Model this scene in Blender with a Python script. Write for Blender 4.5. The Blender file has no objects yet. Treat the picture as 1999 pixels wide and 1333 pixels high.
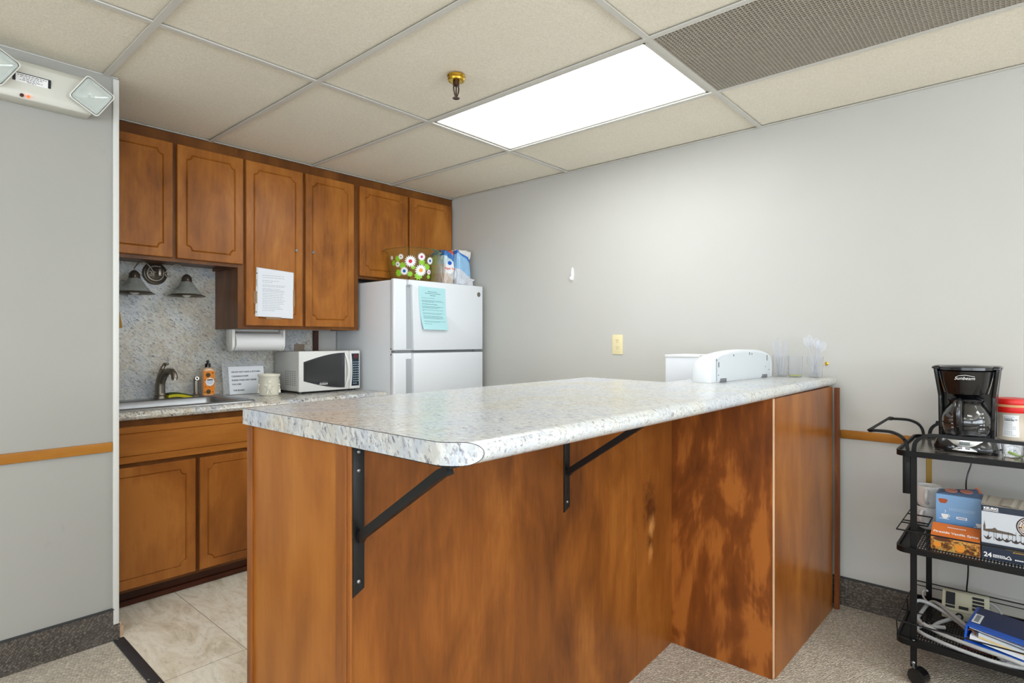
import bpy, bmesh, math, random
from mathutils import Vector, Matrix, Euler
random.seed(7)
D = bpy.data; S = bpy.context.scene; COL = S.collection
PI = math.pi; R = math.radians

# ------------------------------------------------------------------ camera
cam_d = D.cameras.new('camera'); cam = D.objects.new('camera', cam_d); COL.objects.link(cam)
cam.location = (0, 0, 1.2488)
cam.rotation_euler = (R(90), 0, R(41.6072 - 90))
cam_d.sensor_width = 36.0; cam_d.lens = 36.0 * 1138.09 / 1999.0
cam_d.shift_y = -(666.5 - 663.17) / 1999.0
cam_d.clip_start = 0.02
S.camera = cam
# ------------------------------------------------------------------ world, lights, exposure
S.view_settings.view_transform = 'Standard'; S.view_settings.look = 'None'
S.view_settings.exposure = 0.0; S.view_settings.gamma = 1.0
w = D.worlds.new('daylight'); S.world = w; w.use_nodes = True
bgn = w.node_tree.nodes['Background']; bgn.inputs[0].default_value = (0.75, 0.87, 1.0, 1); bgn.inputs[1].default_value = 1.5
PANEL_E = 10.4     # emission of the ceiling light lens
def area(name, loc, rot, sx, sy, power, col):
    l = D.lights.new(name, 'AREA'); l.shape = 'RECTANGLE'; l.size = sx; l.size_y = sy; l.energy = power; l.color = col
    o = D.objects.new(name, l); COL.objects.link(o); o.location = loc; o.rotation_euler = rot; return o
# daylight lamps added at the unseen windows, tilted up to brighten the ceiling
area('uplight_rear', (-0.2, -3.43, 1.35), (R(90+58), 0, 0), 5.4, 1.7, 222, (0.86, 0.93, 1.0))
area('uplight_side', (-3.43, -0.5, 1.35), (R(90+58), 0, R(-90)), 4.6, 1.7, 140, (0.86, 0.93, 1.0))

# ------------------------------------------------------------------ mesh helpers
class MB:
    def __init__(s): s.bm = bmesh.new(); s.mi = 0; s.M = Matrix.Identity(4)
    def add(s, t, M=None):
        for f in t.faces: f.material_index = s.mi
        t.transform(s.M @ M if M is not None else s.M)
        me = D.meshes.new('t'); t.to_mesh(me); t.free(); s.bm.from_mesh(me); D.meshes.remove(me); return s
    def box(s, x0, y0, z0, x1, y1, z1, bev=0, seg=2, M=None):
        t = bmesh.new(); bmesh.ops.create_cube(t, size=1)
        c = Vector(((x0+x1)/2, (y0+y1)/2, (z0+z1)/2)); d = (abs(x1-x0), abs(y1-y0), abs(z1-z0))
        for v in t.verts: v.co = Vector((v.co.x*d[0], v.co.y*d[1], v.co.z*d[2])) + c
        if bev: bmesh.ops.bevel(t, geom=t.edges[:], offset=min(bev, min(d)*.49), segments=seg, affect='EDGES', profile=.5)
        return s.add(t, M)
    def prism(s, pts, vec, bev=0, M=None):
        t = bmesh.new(); vs = [t.verts.new(p) for p in pts]; f = t.faces.new(vs)
        r = bmesh.ops.extrude_face_region(t, geom=[f]); bmesh.ops.translate(t, vec=Vector(vec), verts=[g for g in r['geom'] if isinstance(g, bmesh.types.BMVert)])
        bmesh.ops.recalc_face_normals(t, faces=t.faces)
        if bev: bmesh.ops.bevel(t, geom=t.edges[:], offset=bev, segments=2, affect='EDGES', profile=.5)
        return s.add(t, M)
    def poly(s, pts, M=None):
        t = bmesh.new(); t.faces.new([t.verts.new(p) for p in pts]); return s.add(t, M)
    def tube(s, pts, r, n=10, cyc=False, sy=1.0, M=None, caps=True, up=None):
        P = [Vector(p) for p in pts]; N = len(P); rr = r if isinstance(r, (list, tuple)) else [r]*N
        t = bmesh.new(); rings = []; prev = None
        for i in range(N):
            if cyc: d = P[(i+1) % N] - P[i-1]
            else: d = P[min(i+1, N-1)] - P[max(i-1, 0)]
            d.normalize()
            if prev is None:
                a = Vector(up) if up else (Vector((0, 0, 1)) if abs(d.z) < .9 else Vector((1, 0, 0)))
                u = (a - d*a.dot(d)).normalized()
            else: u = (prev - d*prev.dot(d)).normalized()
            prev = u; v = d.cross(u)
            rings.append([t.verts.new(P[i] + u*math.cos(2*PI*k/n)*rr[i] + v*math.sin(2*PI*k/n)*rr[i]*sy) for k in range(n)])
        for i in range(N if cyc else N-1):
            a, b = rings[i], rings[(i+1) % N]
            for k in range(n): t.faces.new((a[k], a[(k+1) % n], b[(k+1) % n], b[k]))
        if not cyc and caps: t.faces.new(rings[0][::-1]); t.faces.new(rings[-1])
        bmesh.ops.recalc_face_normals(t, faces=t.faces)
        return s.add(t, M)
    def bar(s, pts, w, h, cyc=False, up=(0, 0, 1), M=None):
        """rectangular section swept along pts; w sideways, h along up"""
        P = [Vector(p) for p in pts]; N = len(P); t = bmesh.new(); rings = []
        for i in range(N):
            d = (P[(i+1) % N] - P[i-1]) if cyc else (P[min(i+1, N-1)] - P[max(i-1, 0)])
            d.normalize(); a = Vector(up); sd = d.cross(a)
            if sd.length < 1e-4: sd = d.cross(Vector((1, 0, 0)))
            sd.normalize(); u = sd.cross(d).normalized()
            rings.append([t.verts.new(P[i] + sd*(w/2*x) + u*(h/2*y)) for x, y in ((-1, -1), (1, -1), (1, 1), (-1, 1))])
        for i in range(N if cyc else N-1):
            a, b = rings[i], rings[(i+1) % N]
            for k in range(4): t.faces.new((a[k], a[(k+1) % 4], b[(k+1) % 4], b[k]))
        if not cyc: t.faces.new(rings[0][::-1]); t.faces.new(rings[-1])
        bmesh.ops.recalc_face_normals(t, faces=t.faces)
        return s.add(t, M)
    def lathe(s, prof, c=(0, 0, 0), n=32, a0=0, a1=2*PI, sx=1, sy=1, M=None, ribs=None):
        t = bmesh.new(); full = abs(a1-a0-2*PI) < 1e-6; m = n if full else n+1; rings = []
        for r, z in prof:
            ring = []
            for k in range(m):
                a = a0+(a1-a0)*k/n; q = r
                if ribs and r > 1e-5: q = r*(1+ribs[1]*math.cos(ribs[0]*a))
                ring.append(t.verts.new((c[0]+q*math.cos(a)*sx, c[1]+q*math.sin(a)*sy, c[2]+z)))
            rings.append(ring)
        for i in range(len(rings)-1):
            for k in range(n):
                k2 = (k+1) % m
                t.faces.new((rings[i][k], rings[i][k2], rings[i+1][k2], rings[i+1][k]))
        bmesh.ops.remove_doubles(t, verts=t.verts, dist=1e-6)
        bmesh.ops.recalc_face_normals(t, faces=t.faces)
        return s.add(t, M)
    def ball(s, c, r, sx=1, sy=1, sz=1, u=16, v=10, M=None):
        t = bmesh.new(); bmesh.ops.create_uvsphere(t, u_segments=u, v_segments=v, radius=r)
        for q in t.verts: q.co = Vector((q.co.x*sx+c[0], q.co.y*sy+c[1], q.co.z*sz+c[2]))
        return s.add(t, M)
    def cyl(s, a, b, r, n=20, M=None): return s.tube([a, b], r, n=n, M=M)

def basis(o): return Matrix.Translation(o.location) @ o.rotation_euler.to_matrix().to_4x4()
def part(name, mb, mat, parent=None, world=True, smooth=35, label=None, kind=None):
    me = D.meshes.new(name); mb.bm.to_mesh(me); mb.bm.free()
    for m in (mat if isinstance(mat, (list, tuple)) else [mat]): me.materials.append(m)
    if smooth:
        for p in me.polygons: p.use_smooth = True
        me.set_sharp_from_angle(angle=R(smooth))
    o = D.objects.new(name, me); COL.objects.link(o)
    if parent:
        o.parent = parent
        if world and parent.type == 'EMPTY': o.matrix_parent_inverse = basis(parent).inverted()
    if label: o['label'] = label
    if kind: o['kind'] = kind
    return o
def tag(o, label=None, cat=None, group=None, kind=None):
    if label: o['label'] = label
    if cat: o['category'] = cat
    if group: o['group'] = group
    if kind: o['kind'] = kind
    return o
def thing(name, label, cat, loc=(0, 0, 0), rz=0, group=None, rot=None):
    o = D.objects.new(name, None); COL.objects.link(o); o.empty_display_size = .05
    o.location = loc; o.rotation_euler = rot or (0, 0, rz); tag(o, label, cat, group); return o
def copy_tree(o, parent=None):
    c = o.copy(); COL.objects.link(c)
    if parent: c.parent = parent
    for ch in list(o.children): copy_tree(ch, c)
    return c
def text_into(mb, body, size, M, shear=0, ext=0.0004, bold=0.0, align='CENTER'):
    cu = D.curves.new('txt', 'FONT'); cu.body = body; cu.size = size; cu.extrude = ext; cu.align_x = align; cu.align_y = 'CENTER'; cu.shear = shear; cu.offset = bold*size; cu.resolution_u = 3
    ob = D.objects.new('txt', cu); COL.objects.link(ob)
    bpy.context.view_layer.update()
    me = D.meshes.new_from_object(ob.evaluated_get(bpy.context.evaluated_depsgraph_get()))
    t = bmesh.new(); t.from_mesh(me); mb.add(t, M)
    D.objects.remove(ob); D.curves.remove(cu); D.meshes.remove(me)
def frame(origin, xdir, ydir):
    x = Vector(xdir).normalized(); y = Vector(ydir).normalized(); z = x.cross(y)
    M = Matrix((x, y, z)).transposed().to_4x4(); M.translation = Vector(origin); return M
FY = lambda x, y, z: frame((x, y, z), (1, 0, 0), (0, 0, 1))      # facing -Y (kitchen wall fronts)
FX = lambda x, y, z: frame((x, y, z), (0, -1, 0), (0, 0, 1))     # facing -X (right wall fronts)

# ------------------------------------------------------------------ materials
def newmat(name):
    m = D.materials.new(name); m.use_nodes = True; return m, m.node_tree, m.node_tree.nodes['Principled BSDF']
def srgb(r, g, b):
    f = lambda c: (c/255/12.92) if c/255 <= .04045 else ((c/255+.055)/1.055)**2.4
    return (f(r), f(g), f(b), 1)
def plain(name, col, rough=.5, metal=0, coat=0, trans=0, ior=1.45, emit=None, es=0, alpha=1, spec=.5, vary=.04):
    m, nt, b = newmat(name)
    b.inputs['Base Color'].default_value = col; b.inputs['Roughness'].default_value = rough; b.inputs['Metallic'].default_value = metal
    b.inputs['Coat Weight'].default_value = coat; b.inputs['Transmission Weight'].default_value = trans; b.inputs['IOR'].default_value = ior
    b.inputs['Alpha'].default_value = alpha; b.inputs['Specular IOR Level'].default_value = spec
    if emit: b.inputs['Emission Color'].default_value = emit; b.inputs['Emission Strength'].default_value = es
    # faint wear in the roughness so the surface is not perfectly even
    n = nt.nodes.new('ShaderNodeTexNoise'); n.inputs['Scale'].default_value = 14; n.inputs['Detail'].default_value = 3
    mr = nt.nodes.new('ShaderNodeMapRange'); mr.inputs[3].default_value = max(0, rough-vary); mr.inputs[4].default_value = min(1, rough+vary*1.4)
    tc = nt.nodes.new('ShaderNodeTexCoord'); nt.links.new(tc.outputs['Object'], n.inputs['Vector'])
    nt.links.new(n.outputs[0], mr.inputs[0]); nt.links.new(mr.outputs[0], b.inputs['Roughness'])
    return m
class G:
    """tiny node-graph builder"""
    def __init__(s, nt): s.nt = nt
    def n(s, t, **k):
        nd = s.nt.nodes.new(t)
        for a, v in k.items():
            if a.startswith('i_'):
                key = a[2:]; key = int(key) if key.isdigit() else key.replace('_', ' ')
                if hasattr(v, 'is_linked') or isinstance(v, bpy.types.NodeSocket): s.nt.links.new(v, nd.inputs[key])
                else: nd.inputs[key].default_value = v
            else: setattr(nd, a, v)
        return nd
    def ramp(s, fac, stops):
        nd = s.nt.nodes.new('ShaderNodeValToRGB'); e = nd.color_ramp.elements
        while len(e) < len(stops): e.new(.5)
        for q, (p, c) in zip(e, stops): q.position = p; q.color = c
        s.nt.links.new(fac, nd.inputs[0]); return nd.outputs[0]
    def mix(s, f, a, b, bt='MIX'):
        nd = s.nt.nodes.new('ShaderNodeMix'); nd.data_type = 'RGBA'; nd.blend_type = bt
        for sock, v in ((nd.inputs['Factor'], f), (nd.inputs['A'], a), (nd.inputs['B'], b)):
            if isinstance(v, bpy.types.NodeSocket): s.nt.links.new(v, sock)
            else: sock.default_value = v
        return nd.outputs['Result']
    def coords(s, scale=(1, 1, 1), rot=(0, 0, 0), loc=(0, 0, 0), pre=None):
        tc = s.nt.nodes.new('ShaderNodeTexCoord'); src = tc.outputs['Object']
        if pre: m0 = s.n('ShaderNodeMapping', i_Vector=src, i_Rotation=pre); src = m0.outputs[0]
        return s.n('ShaderNodeMapping', i_Vector=src, i_Scale=scale, i_Rotation=rot, i_Location=loc).outputs[0]
    def noise(s, vec, scale, detail=4, rough=.5, dist=0, w=None):
        nd = s.n('ShaderNodeTexNoise', i_Vector=vec); nd.inputs['Scale'].default_value = scale; nd.inputs['Detail'].default_value = detail
        nd.inputs['Roughness'].default_value = rough; nd.inputs['Distortion'].default_value = dist
        if w is not None: nd.noise_dimensions = '4D'; s.nt.links.new(w, nd.inputs['W'])
        return nd.outputs[0]
    def bump(s, h, bsdf, strength=.2, dist=.002):
        nd = s.n('ShaderNodeBump', i_Height=h); nd.inputs['Strength'].default_value = strength; nd.inputs['Distance'].default_value = dist
        s.nt.links.new(nd.outputs[0], bsdf.inputs['Normal'])

def wood(name, grain='z', lo=(92, 48, 20), mid=(142, 82, 38), hi=(172, 108, 56), rough=.36, blotch=1.0, gs=1.0, coat=.06, figure=.3, knots=()):
    m, nt, b = newmat(name); g = G(nt)
    oi = g.n('ShaderNodeObjectInfo'); wv = g.n('ShaderNodeMath', operation='MULTIPLY', i_0=oi.outputs['Random'], i_1=37.0).outputs[0]
    st = {'z': (1, 1, .12), 'x': (.12, 1, 1), 'y': (1, .12, 1)}[grain]; bl = {'z': (1, 1, .45), 'x': (.45, 1, 1), 'y': (1, .45, 1)}[grain]
    fine = g.noise(g.coords(st), 70*gs, 5, .6, 0, wv)
    med = g.noise(g.coords(st), 11*gs, 3, .5, .4, wv)
    blo = g.noise(g.coords(bl), 4.2, 4, .6, 1.1, wv)
    fig = g.n('ShaderNodeTexWave', i_Vector=g.coords(bl), wave_type='RINGS'); fig.inputs['Scale'].default_value = 2.2; fig.inputs['Distortion'].default_value = 9; fig.inputs['Detail'].default_value = 2; fig.inputs['Detail Scale'].default_value = .7
    a = g.n('ShaderNodeMath', operation='MULTIPLY', i_0=blo, i_1=.95*blotch)
    a2 = g.n('ShaderNodeMath', operation='MULTIPLY_ADD', i_0=med, i_1=.38, i_2=a.outputs[0])
    a3 = g.n('ShaderNodeMath', operation='MULTIPLY_ADD', i_0=fine, i_1=.24, i_2=a2.outputs[0])
    a4 = g.n('ShaderNodeMath', operation='MULTIPLY_ADD', i_0=fig.outputs['Fac'], i_1=.10*figure/.3, i_2=a3.outputs[0])
    tot = .475*blotch+.19+.12+.05*figure/.3
    col = g.ramp(a4.outputs[0], [(max(0, tot-.30), srgb(*lo)), (tot, srgb(*mid)), (min(1, tot+.24), srgb(*hi))])
    for kx, ky, kz, kr, kc in knots:      # dark or pale knots in the veneer
        vv = g.n('ShaderNodeMapping', i_Vector=g.coords(), i_Location=(-kx, -ky, -kz)); v2 = g.n('ShaderNodeMapping', i_Vector=vv.outputs[0], i_Scale=(1/kr, .2, .62/kr))
        ln = g.n('ShaderNodeVectorMath', operation='LENGTH', i_0=v2.outputs[0]).outputs['Value']
        ns = g.n('ShaderNodeMath', operation='MULTIPLY_ADD', i_0=g.noise(g.coords((1, 1, .6)), 34, 4, .6, 1.0), i_1=1.6, i_2=ln)
        col = g.mix(g.ramp(ns.outputs[0], [(.55, (.8, .8, .8, 1)), (1.0, (0, 0, 0, 1))]), col, srgb(*kc)) if False else g.mix(g.n('ShaderNodeMapRange', i_Value=ns.outputs[0], i_1=.9, i_2=1.75, i_3=.8, i_4=0.0).outputs[0], col, srgb(*kc))
    nt.links.new(col, b.inputs['Base Color']); b.inputs['Roughness'].default_value = rough; b.inputs['Coat Weight'].default_value = coat; b.inputs['Coat Roughness'].default_value = .22; b.inputs['Specular IOR Level'].default_value = .3
    g.bump(fine, b, .05, .001)
    return m
def granite(name, streak=(1, .35, 1), rot=(0, 0, 0), rough=.22, light=(214, 211, 202), cool=(186, 190, 196), warm=(202, 190, 170), sc=1.0, coat=.2, hl=1.0, dk=1.0):
    m, nt, b = newmat(name); g = G(nt)
    v = g.coords(streak, pre=rot)
    c = g.ramp(g.noise(g.coords((1, 1, 1)), 5, 4, .6, .6), [(.36, srgb(*warm)), (.5, srgb(*light)), (.62, srgb(*cool))])
    c = g.mix(g.ramp(g.noise(v, 46*sc, 4, .65), [(.40, (hl, hl, hl, 1)), (.52, (0, 0, 0, 1))]), c, srgb(226, 226, 221))
    f1 = g.ramp(g.noise(v, 105*sc, 3, .6, .3), [(.55, (0, 0, 0, 1)), (.64, (.85*dk, .85*dk, .85*dk, 1))])
    c = g.mix(f1, c, srgb(118, 120, 130))
    f2 = g.ramp(g.noise(g.n('ShaderNodeMapping', i_Vector=v, i_Location=(3.1, 7.7, 1.2)).outputs[0], 62*sc, 4, .62, .5), [(.60, (0, 0, 0, 1)), (.655, (.9*dk, .9*dk, .9*dk, 1))])
    c = g.mix(f2, c, srgb(84, 82, 92))
    f3 = g.ramp(g.noise(g.n('ShaderNodeMapping', i_Vector=v, i_Location=(9.1, 2.7, 4.2)).outputs[0], 80*sc, 3, .6), [(.62, (0, 0, 0, 1)), (.70, (.7*dk, .7*dk, .7*dk, 1))])
    c = g.mix(f3, c, srgb(160, 136, 112))
    nt.links.new(c, b.inputs['Base Color']); b.inputs['Roughness'].default_value = rough; b.inputs['Coat Weight'].default_value = coat; b.inputs['Coat Roughness'].default_value = .12
    return m
def paint(name, col, rough=.6, bs=.08, dirt=0):
    m, nt, b = newmat(name); g = G(nt)
    n = g.noise(g.coords(), 220, 3)
    c = g.mix(g.ramp(g.noise(g.coords(), 1.7, 3), [(.3, (0, 0, 0, 1)), (.7, (1, 1, 1, 1))]), srgb(*col), srgb(*[min(255, int(q*1.025)) for q in col]))
    if dirt:
        c = g.mix(g.ramp(g.noise(g.coords((1, 1, .5)), 9, 3, .5), [(.70, (0, 0, 0, 1)), (.80, (dirt, dirt, dirt, 1))]), c, srgb(*[int(q*.8) for q in col]))
    nt.links.new(c, b.inputs['Base Color']); b.inputs['Roughness'].default_value = rough; g.bump(n, b, bs, .001); return m
def carpet(name, c0, c1, c2, sc=1.0, rot=0.0, plane='xy', bd=.006):
    m, nt, b = newmat(name); g = G(nt)
    pre = (0, 0, rot) if plane == 'xy' else (0, rot, 0)
    st = (1, 2.1, 1) if plane == 'xy' else (1, 1, 2.1)
    v = g.coords(st, pre=pre)
    vo = g.n('ShaderNodeTexVoronoi', i_Vector=v); vo.inputs['Scale'].default_value = 95*sc; vo.inputs['Randomness'].default_value = .55
    pat = g.noise(g.coords(), 3.5, 3, .6)
    base = g.ramp(pat, [(.35, srgb(*c0)), (.65, srgb(*c1))])
    sep = g.n('ShaderNodeSeparateColor', i_0=vo.outputs['Color'])
    c = g.mix(g.ramp(sep.outputs[0], [(.45, (0, 0, 0, 1)), (.9, (.8, .8, .8, 1))]), base, srgb(*c2))
    c = g.mix(g.ramp(vo.outputs['Distance'], [(.35, (0, 0, 0, 1)), (.85, (.6, .6, .6, 1))]), c, srgb(*[int(q*.55) for q in c0]))
    nt.links.new(c, b.inputs['Base Color']); b.inputs['Roughness'].default_value = .95; b.inputs['Specular IOR Level'].default_value = .1
    h = g.n('ShaderNodeMath', operation='SUBTRACT', i_0=1.0, i_1=vo.outputs['Distance']).outputs[0]
    g.bump(h, b, .9, bd); return m

M_wood = wood('stained_maple', lo=(90, 46, 14), mid=(156, 94, 33), hi=(184, 121, 51), blotch=.85, coat=0)
M_woodf = wood('stained_maple_frame', lo=(66, 35, 12), mid=(106, 62, 22), hi=(134, 84, 34), blotch=.7, coat=0)
M_woodh = wood('stained_maple_horizontal', grain='x', lo=(126, 72, 25), mid=(158, 97, 38), hi=(178, 116, 52), blotch=.7)
M_woodb = wood('stained_maple_base', lo=(110, 60, 20), mid=(146, 86, 33), hi=(168, 106, 46), blotch=.75, figure=.9)
M_island = wood('island_maple', lo=(72, 36, 11), mid=(126, 71, 24), hi=(154, 94, 38), blotch=.9, gs=1.5)
M_islandend = wood('island_end_maple', lo=(112, 62, 18), mid=(148, 87, 28), hi=(168, 106, 41), blotch=.8)
M_return = wood('island_return_maple', lo=(62, 28, 9), mid=(126, 68, 25), hi=(166, 98, 41), blotch=1.15)
M_rail = wood('oak_rail', grain='x', lo=(132, 82, 26), mid=(164, 108, 42), hi=(186, 128, 56), blotch=.6)
M_raily = wood('oak_rail_right', grain='y', lo=(132, 82, 26), mid=(164, 108, 42), hi=(186, 128, 56), blotch=.6)
M_rawply = wood('raw_plywood_edge', lo=(178, 140, 104), mid=(206, 172, 140), hi=(222, 192, 164), blotch=.5, rough=.7, coat=0)
M_darkwood = wood('dark_toe_board', grain='x', lo=(44, 20, 10), mid=(72, 34, 18), hi=(96, 50, 28))
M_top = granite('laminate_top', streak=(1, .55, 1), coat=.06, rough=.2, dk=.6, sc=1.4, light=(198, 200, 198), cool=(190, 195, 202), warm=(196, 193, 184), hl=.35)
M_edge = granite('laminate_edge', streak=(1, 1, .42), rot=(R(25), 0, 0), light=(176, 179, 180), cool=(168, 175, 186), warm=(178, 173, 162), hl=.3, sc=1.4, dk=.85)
M_backtop = granite('laminate_back_top', light=(206, 202, 190), warm=(196, 186, 166))
M_splash = granite('laminate_splash', streak=(.42, 1, 1), rot=(0, R(-38), 0), rough=.3, light=(198, 197, 188), cool=(184, 188, 192), warm=(192, 183, 166), coat=.05, sc=1.5, hl=.35, dk=.85)
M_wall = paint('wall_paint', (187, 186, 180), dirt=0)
M_walll = paint('wall_paint_left_dimmed', (160, 159, 153), dirt=.5)  # wall paint darkened on this wall to offset the window light
M_white = plain('white_enamel', srgb(222, 226, 230), .32, coat=.1, vary=.004)
M_whitep = plain('white_plastic', srgb(228, 228, 224), .38)
M_offw = plain('off_white_plastic', srgb(216, 215, 206), .45)
M_mw = plain('microwave_white', srgb(222, 222, 219), .4)
M_trimw = plain('white_vinyl_trim', srgb(214, 214, 210), .45)
M_black = plain('black_plastic', srgb(14, 14, 16), .22, coat=.3)
M_blackm = plain('black_painted_steel', srgb(12, 12, 13), .42, spec=.3)
M_bracket = plain('bracket_black_steel', srgb(15, 16, 17), .42)
M_grey = plain('grey_plastic', srgb(120, 122, 124), .5)
M_dgrey = plain('dark_grey', srgb(50, 52, 55), .45)
M_nickel = plain('brushed_nickel', srgb(168, 162, 152), .34, metal=.9)
M_dnickel = plain('aged_nickel', srgb(138, 130, 118), .36, metal=.85)
M_steel = plain('stainless_steel', srgb(150, 153, 156), .34, metal=.9)
M_chrome = plain('chrome', srgb(214, 214, 214), .08, metal=1)
M_brass = plain('brass', srgb(204, 164, 62), .22, metal=1)
M_bronze = plain('bronze', srgb(92, 74, 64), .4, metal=1)
M_glass = plain('clear_glass', (1, 1, 1, 1), .02, trans=1, ior=1.45)
M_clear = plain('clear_plastic', (.97, .98, 1, 1), .05, trans=1, ior=1.12)
M_frost = plain('ribbed_frosted_glass', srgb(196, 200, 194), .22, trans=.7, ior=1.25)
M_bulb = plain('frosted_bulb', srgb(226, 226, 218), .5)
M_paper = plain('white_paper', srgb(226, 230, 236), .8)
M_towel = plain('paper_towel', srgb(226, 226, 226), .9)
M_teal = plain('pale_teal_paper', srgb(172, 216, 220), .8)
M_ink = plain('black_ink', srgb(40, 42, 46), .8)
M_inkg = plain('grey_ink', srgb(140, 146, 152), .8)
M_inkt = plain('teal_ink', srgb(72, 110, 116), .8)
M_whiteink = plain('white_ink', srgb(236, 236, 236), .6)
M_ivory = plain('ivory_plastic', srgb(226, 214, 170), .4)
M_ceram = plain('cream_ceramic', srgb(226, 222, 206), .25, coat=.4)
M_mugw = plain('white_ceramic', srgb(222, 222, 220), .2, coat=.4)
M_orange = plain('orange_print', srgb(232, 134, 34), .4)
M_dgreen = plain('dark_olive_print', srgb(66, 58, 24), .45)
M_red = plain('red_plastic', srgb(214, 34, 30), .35)
M_led = plain('red_indicator', srgb(240, 60, 30), .4, emit=(1, .1, .03, 1), es=2.5)
M_blue = plain('blue_vinyl', srgb(20, 88, 196), .35, coat=.1)
M_dblue = plain('dark_blue_print', srgb(34, 44, 62), .45)
M_lens = plain('light_lens', srgb(250, 250, 250), .5, emit=(.955, .98, 1, 1), es=PANEL_E)
M_tee = plain('ceiling_tee', srgb(206, 203, 196), .5)
M_grille = plain('grille_metal', srgb(176, 168, 154), .6)
M_duct = plain('duct_dark', srgb(132, 124, 112), .8)
M_rubber = plain('rubber_strip', srgb(48, 48, 53), .55)
M_cable = plain('grey_cable', srgb(176, 178, 178), .5)
M_beige = plain('beige_plastic', srgb(196, 194, 170), .5)
M_spongey = plain('yellow_sponge', srgb(196, 184, 40), .95)
M_spongeg = plain('green_scour', srgb(56, 74, 30), .95)
M_winglass = plain('dark_tinted_window', srgb(52, 54, 56), .12, coat=.4)
M_card = plain('beige_folder', srgb(222, 200, 140), .8)
M_gold = plain('gold_print', srgb(188, 150, 62), .5)
def ceiling_mat():
    m, nt, b = newmat('mineral_ceiling_tile'); g = G(nt)
    n = g.noise(g.coords(), 160, 4, .7); n2 = g.noise(g.coords(), 3, 3)
    c = g.mix(g.ramp(n, [(.35, (0, 0, 0, 1)), (.65, (1, 1, 1, 1))]), srgb(224, 216, 198), srgb(242, 236, 222))
    c = g.mix(g.ramp(n2, [(.3, (0, 0, 0, 1)), (.8, (.35, .35, .35, 1))]), c, srgb(228, 220, 202))
    nt.links.new(c, b.inputs['Base Color']); b.inputs['Roughness'].default_value = .95; b.inputs['Specular IOR Level'].default_value = .1
    g.bump(n, b, .5, .002); return m
M_ceil = ceiling_mat()
M_carpet = carpet('loop_carpet', (188, 178, 162), (204, 194, 178), (230, 221, 206), rot=R(20))
M_cbase = carpet('dark_carpet_base', (84, 78, 72), (98, 92, 86), (132, 124, 114), sc=1.3, rot=R(40), plane='xz', bd=.003)
M_cbasey = carpet('dark_carpet_base_right', (84, 78, 72), (98, 92, 86), (132, 124, 114), sc=1.3, rot=R(40), plane='yz', bd=.003)
def vinyl():
    m, nt, b = newmat('stone_vinyl_tile'); g = G(nt)
    v = g.coords((1.4, .5, 1))
    c = g.ramp(g.noise(v, 6, 8, .68, 1.2), [(.32, srgb(186, 174, 150)), (.46, srgb(218, 208, 188)), (.58, srgb(234, 228, 214)), (.72, srgb(206, 198, 180))])
    c = g.mix(g.ramp(g.noise(v, 38, 5, .6), [(.55, (0, 0, 0, 1)), (.75, (.5, .5, .5, 1))]), c, srgb(150, 142, 124))
    br = g.n('ShaderNodeTexBrick', i_Vector=g.coords((1, 1, 1), loc=(.174, .40, 0)), offset=0.0); br.inputs['Scale'].default_value = 1.0
    br.inputs['Brick Width'].default_value = .61; br.inputs['Row Height'].default_value = .92; br.inputs['Mortar Size'].default_value = .0017; br.inputs['Mortar Smooth'].default_value = .1
    c = g.mix(br.outputs['Fac'], c, srgb(140, 132, 116))
    nt.links.new(c, b.inputs['Base Color']); b.inputs['Roughness'].default_value = .38; return m
M_vinyl = vinyl()

# ================================================================== SETTING
H = 2.3374; XR = 3.095; YB = 3.69; YL = 2.853; GX = .6869; GY = 2.2537; T = .6096
def struct(name, mb, m, parent=None, **k):
    o = part(name, mb, m, parent, **k)
    if parent is None: o['kind'] = 'structure'
    return o
mb = MB(); mb.box(-3.5, -3.5, -.05, XR, YB, 0)
floor = struct('floor', mb, M_carpet, smooth=0)
mb = MB(); mb.box(.735, 1.15, 0.0, XR, YB, .003); mb.box(.25, YL+.1, 0, .735, YB, .003)
part('vinyl_floor', mb, M_vinyl, floor, smooth=0, label='beige mottled stone-look vinyl tiles')
# walls
mb = MB(); mb.box(XR, -3.5, 0, XR+.1, YB+.1, 2.6); struct('wall_right', mb, M_wall, smooth=0)
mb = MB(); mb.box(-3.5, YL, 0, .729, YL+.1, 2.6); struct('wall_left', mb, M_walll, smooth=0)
mb = MB(); mb.box(.15, YB, 0, XR+.1, YB+.1, 2.6); wb = struct('wall_back', mb, M_wall, smooth=0)
mb = MB(); mb.box(.15, YL+.1, 0, .25, YB, 2.6); struct('wall_alcove', mb, M_wall, smooth=0)
def holewall(name, ax, pos, a0, a1, o0, o1, z0, z1):
    mb = MB()
    def bx(p0, p1, q0, q1):
        if ax == 'y': mb.box(p0, pos-.1, q0, p1, pos, q1)
        else: mb.box(pos-.1, p0, q0, pos, p1, q1)
    bx(a0, o0, 0, 2.6); bx(o1, a1, 0, 2.6); bx(o0, o1, 0, z0); bx(o0, o1, z1, 2.6)
    return struct(name, mb, M_wall, smooth=0)
holewall('wall_rear', 'y', -3.5, -3.6, XR+.1, -2.9, 2.5, .45, 2.2)
holewall('wall_side', 'x', -3.5, -3.5, YL, -2.8, 1.8, .45, 2.2)
def window(name, ax, pos, o0, o1, z0, z1):
    mb = MB(); t = .04
    def bx(p0, p1, q0, q1):
        if ax == 'y': mb.box(p0, pos-.07, q0, p1, pos-.02, q1)
        else: mb.box(pos-.07, p0, q0, pos-.02, p1, q1)
    bx(o0, o1, z0, z0+t); bx(o0, o1, z1-t, z1); bx(o0, o0+t, z0, z1); bx(o1-t, o1, z0, z1); bx((o0+o1)/2-.02, (o0+o1)/2+.02, z0, z1)
    return struct(name, mb, M_trimw, smooth=0)
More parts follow.
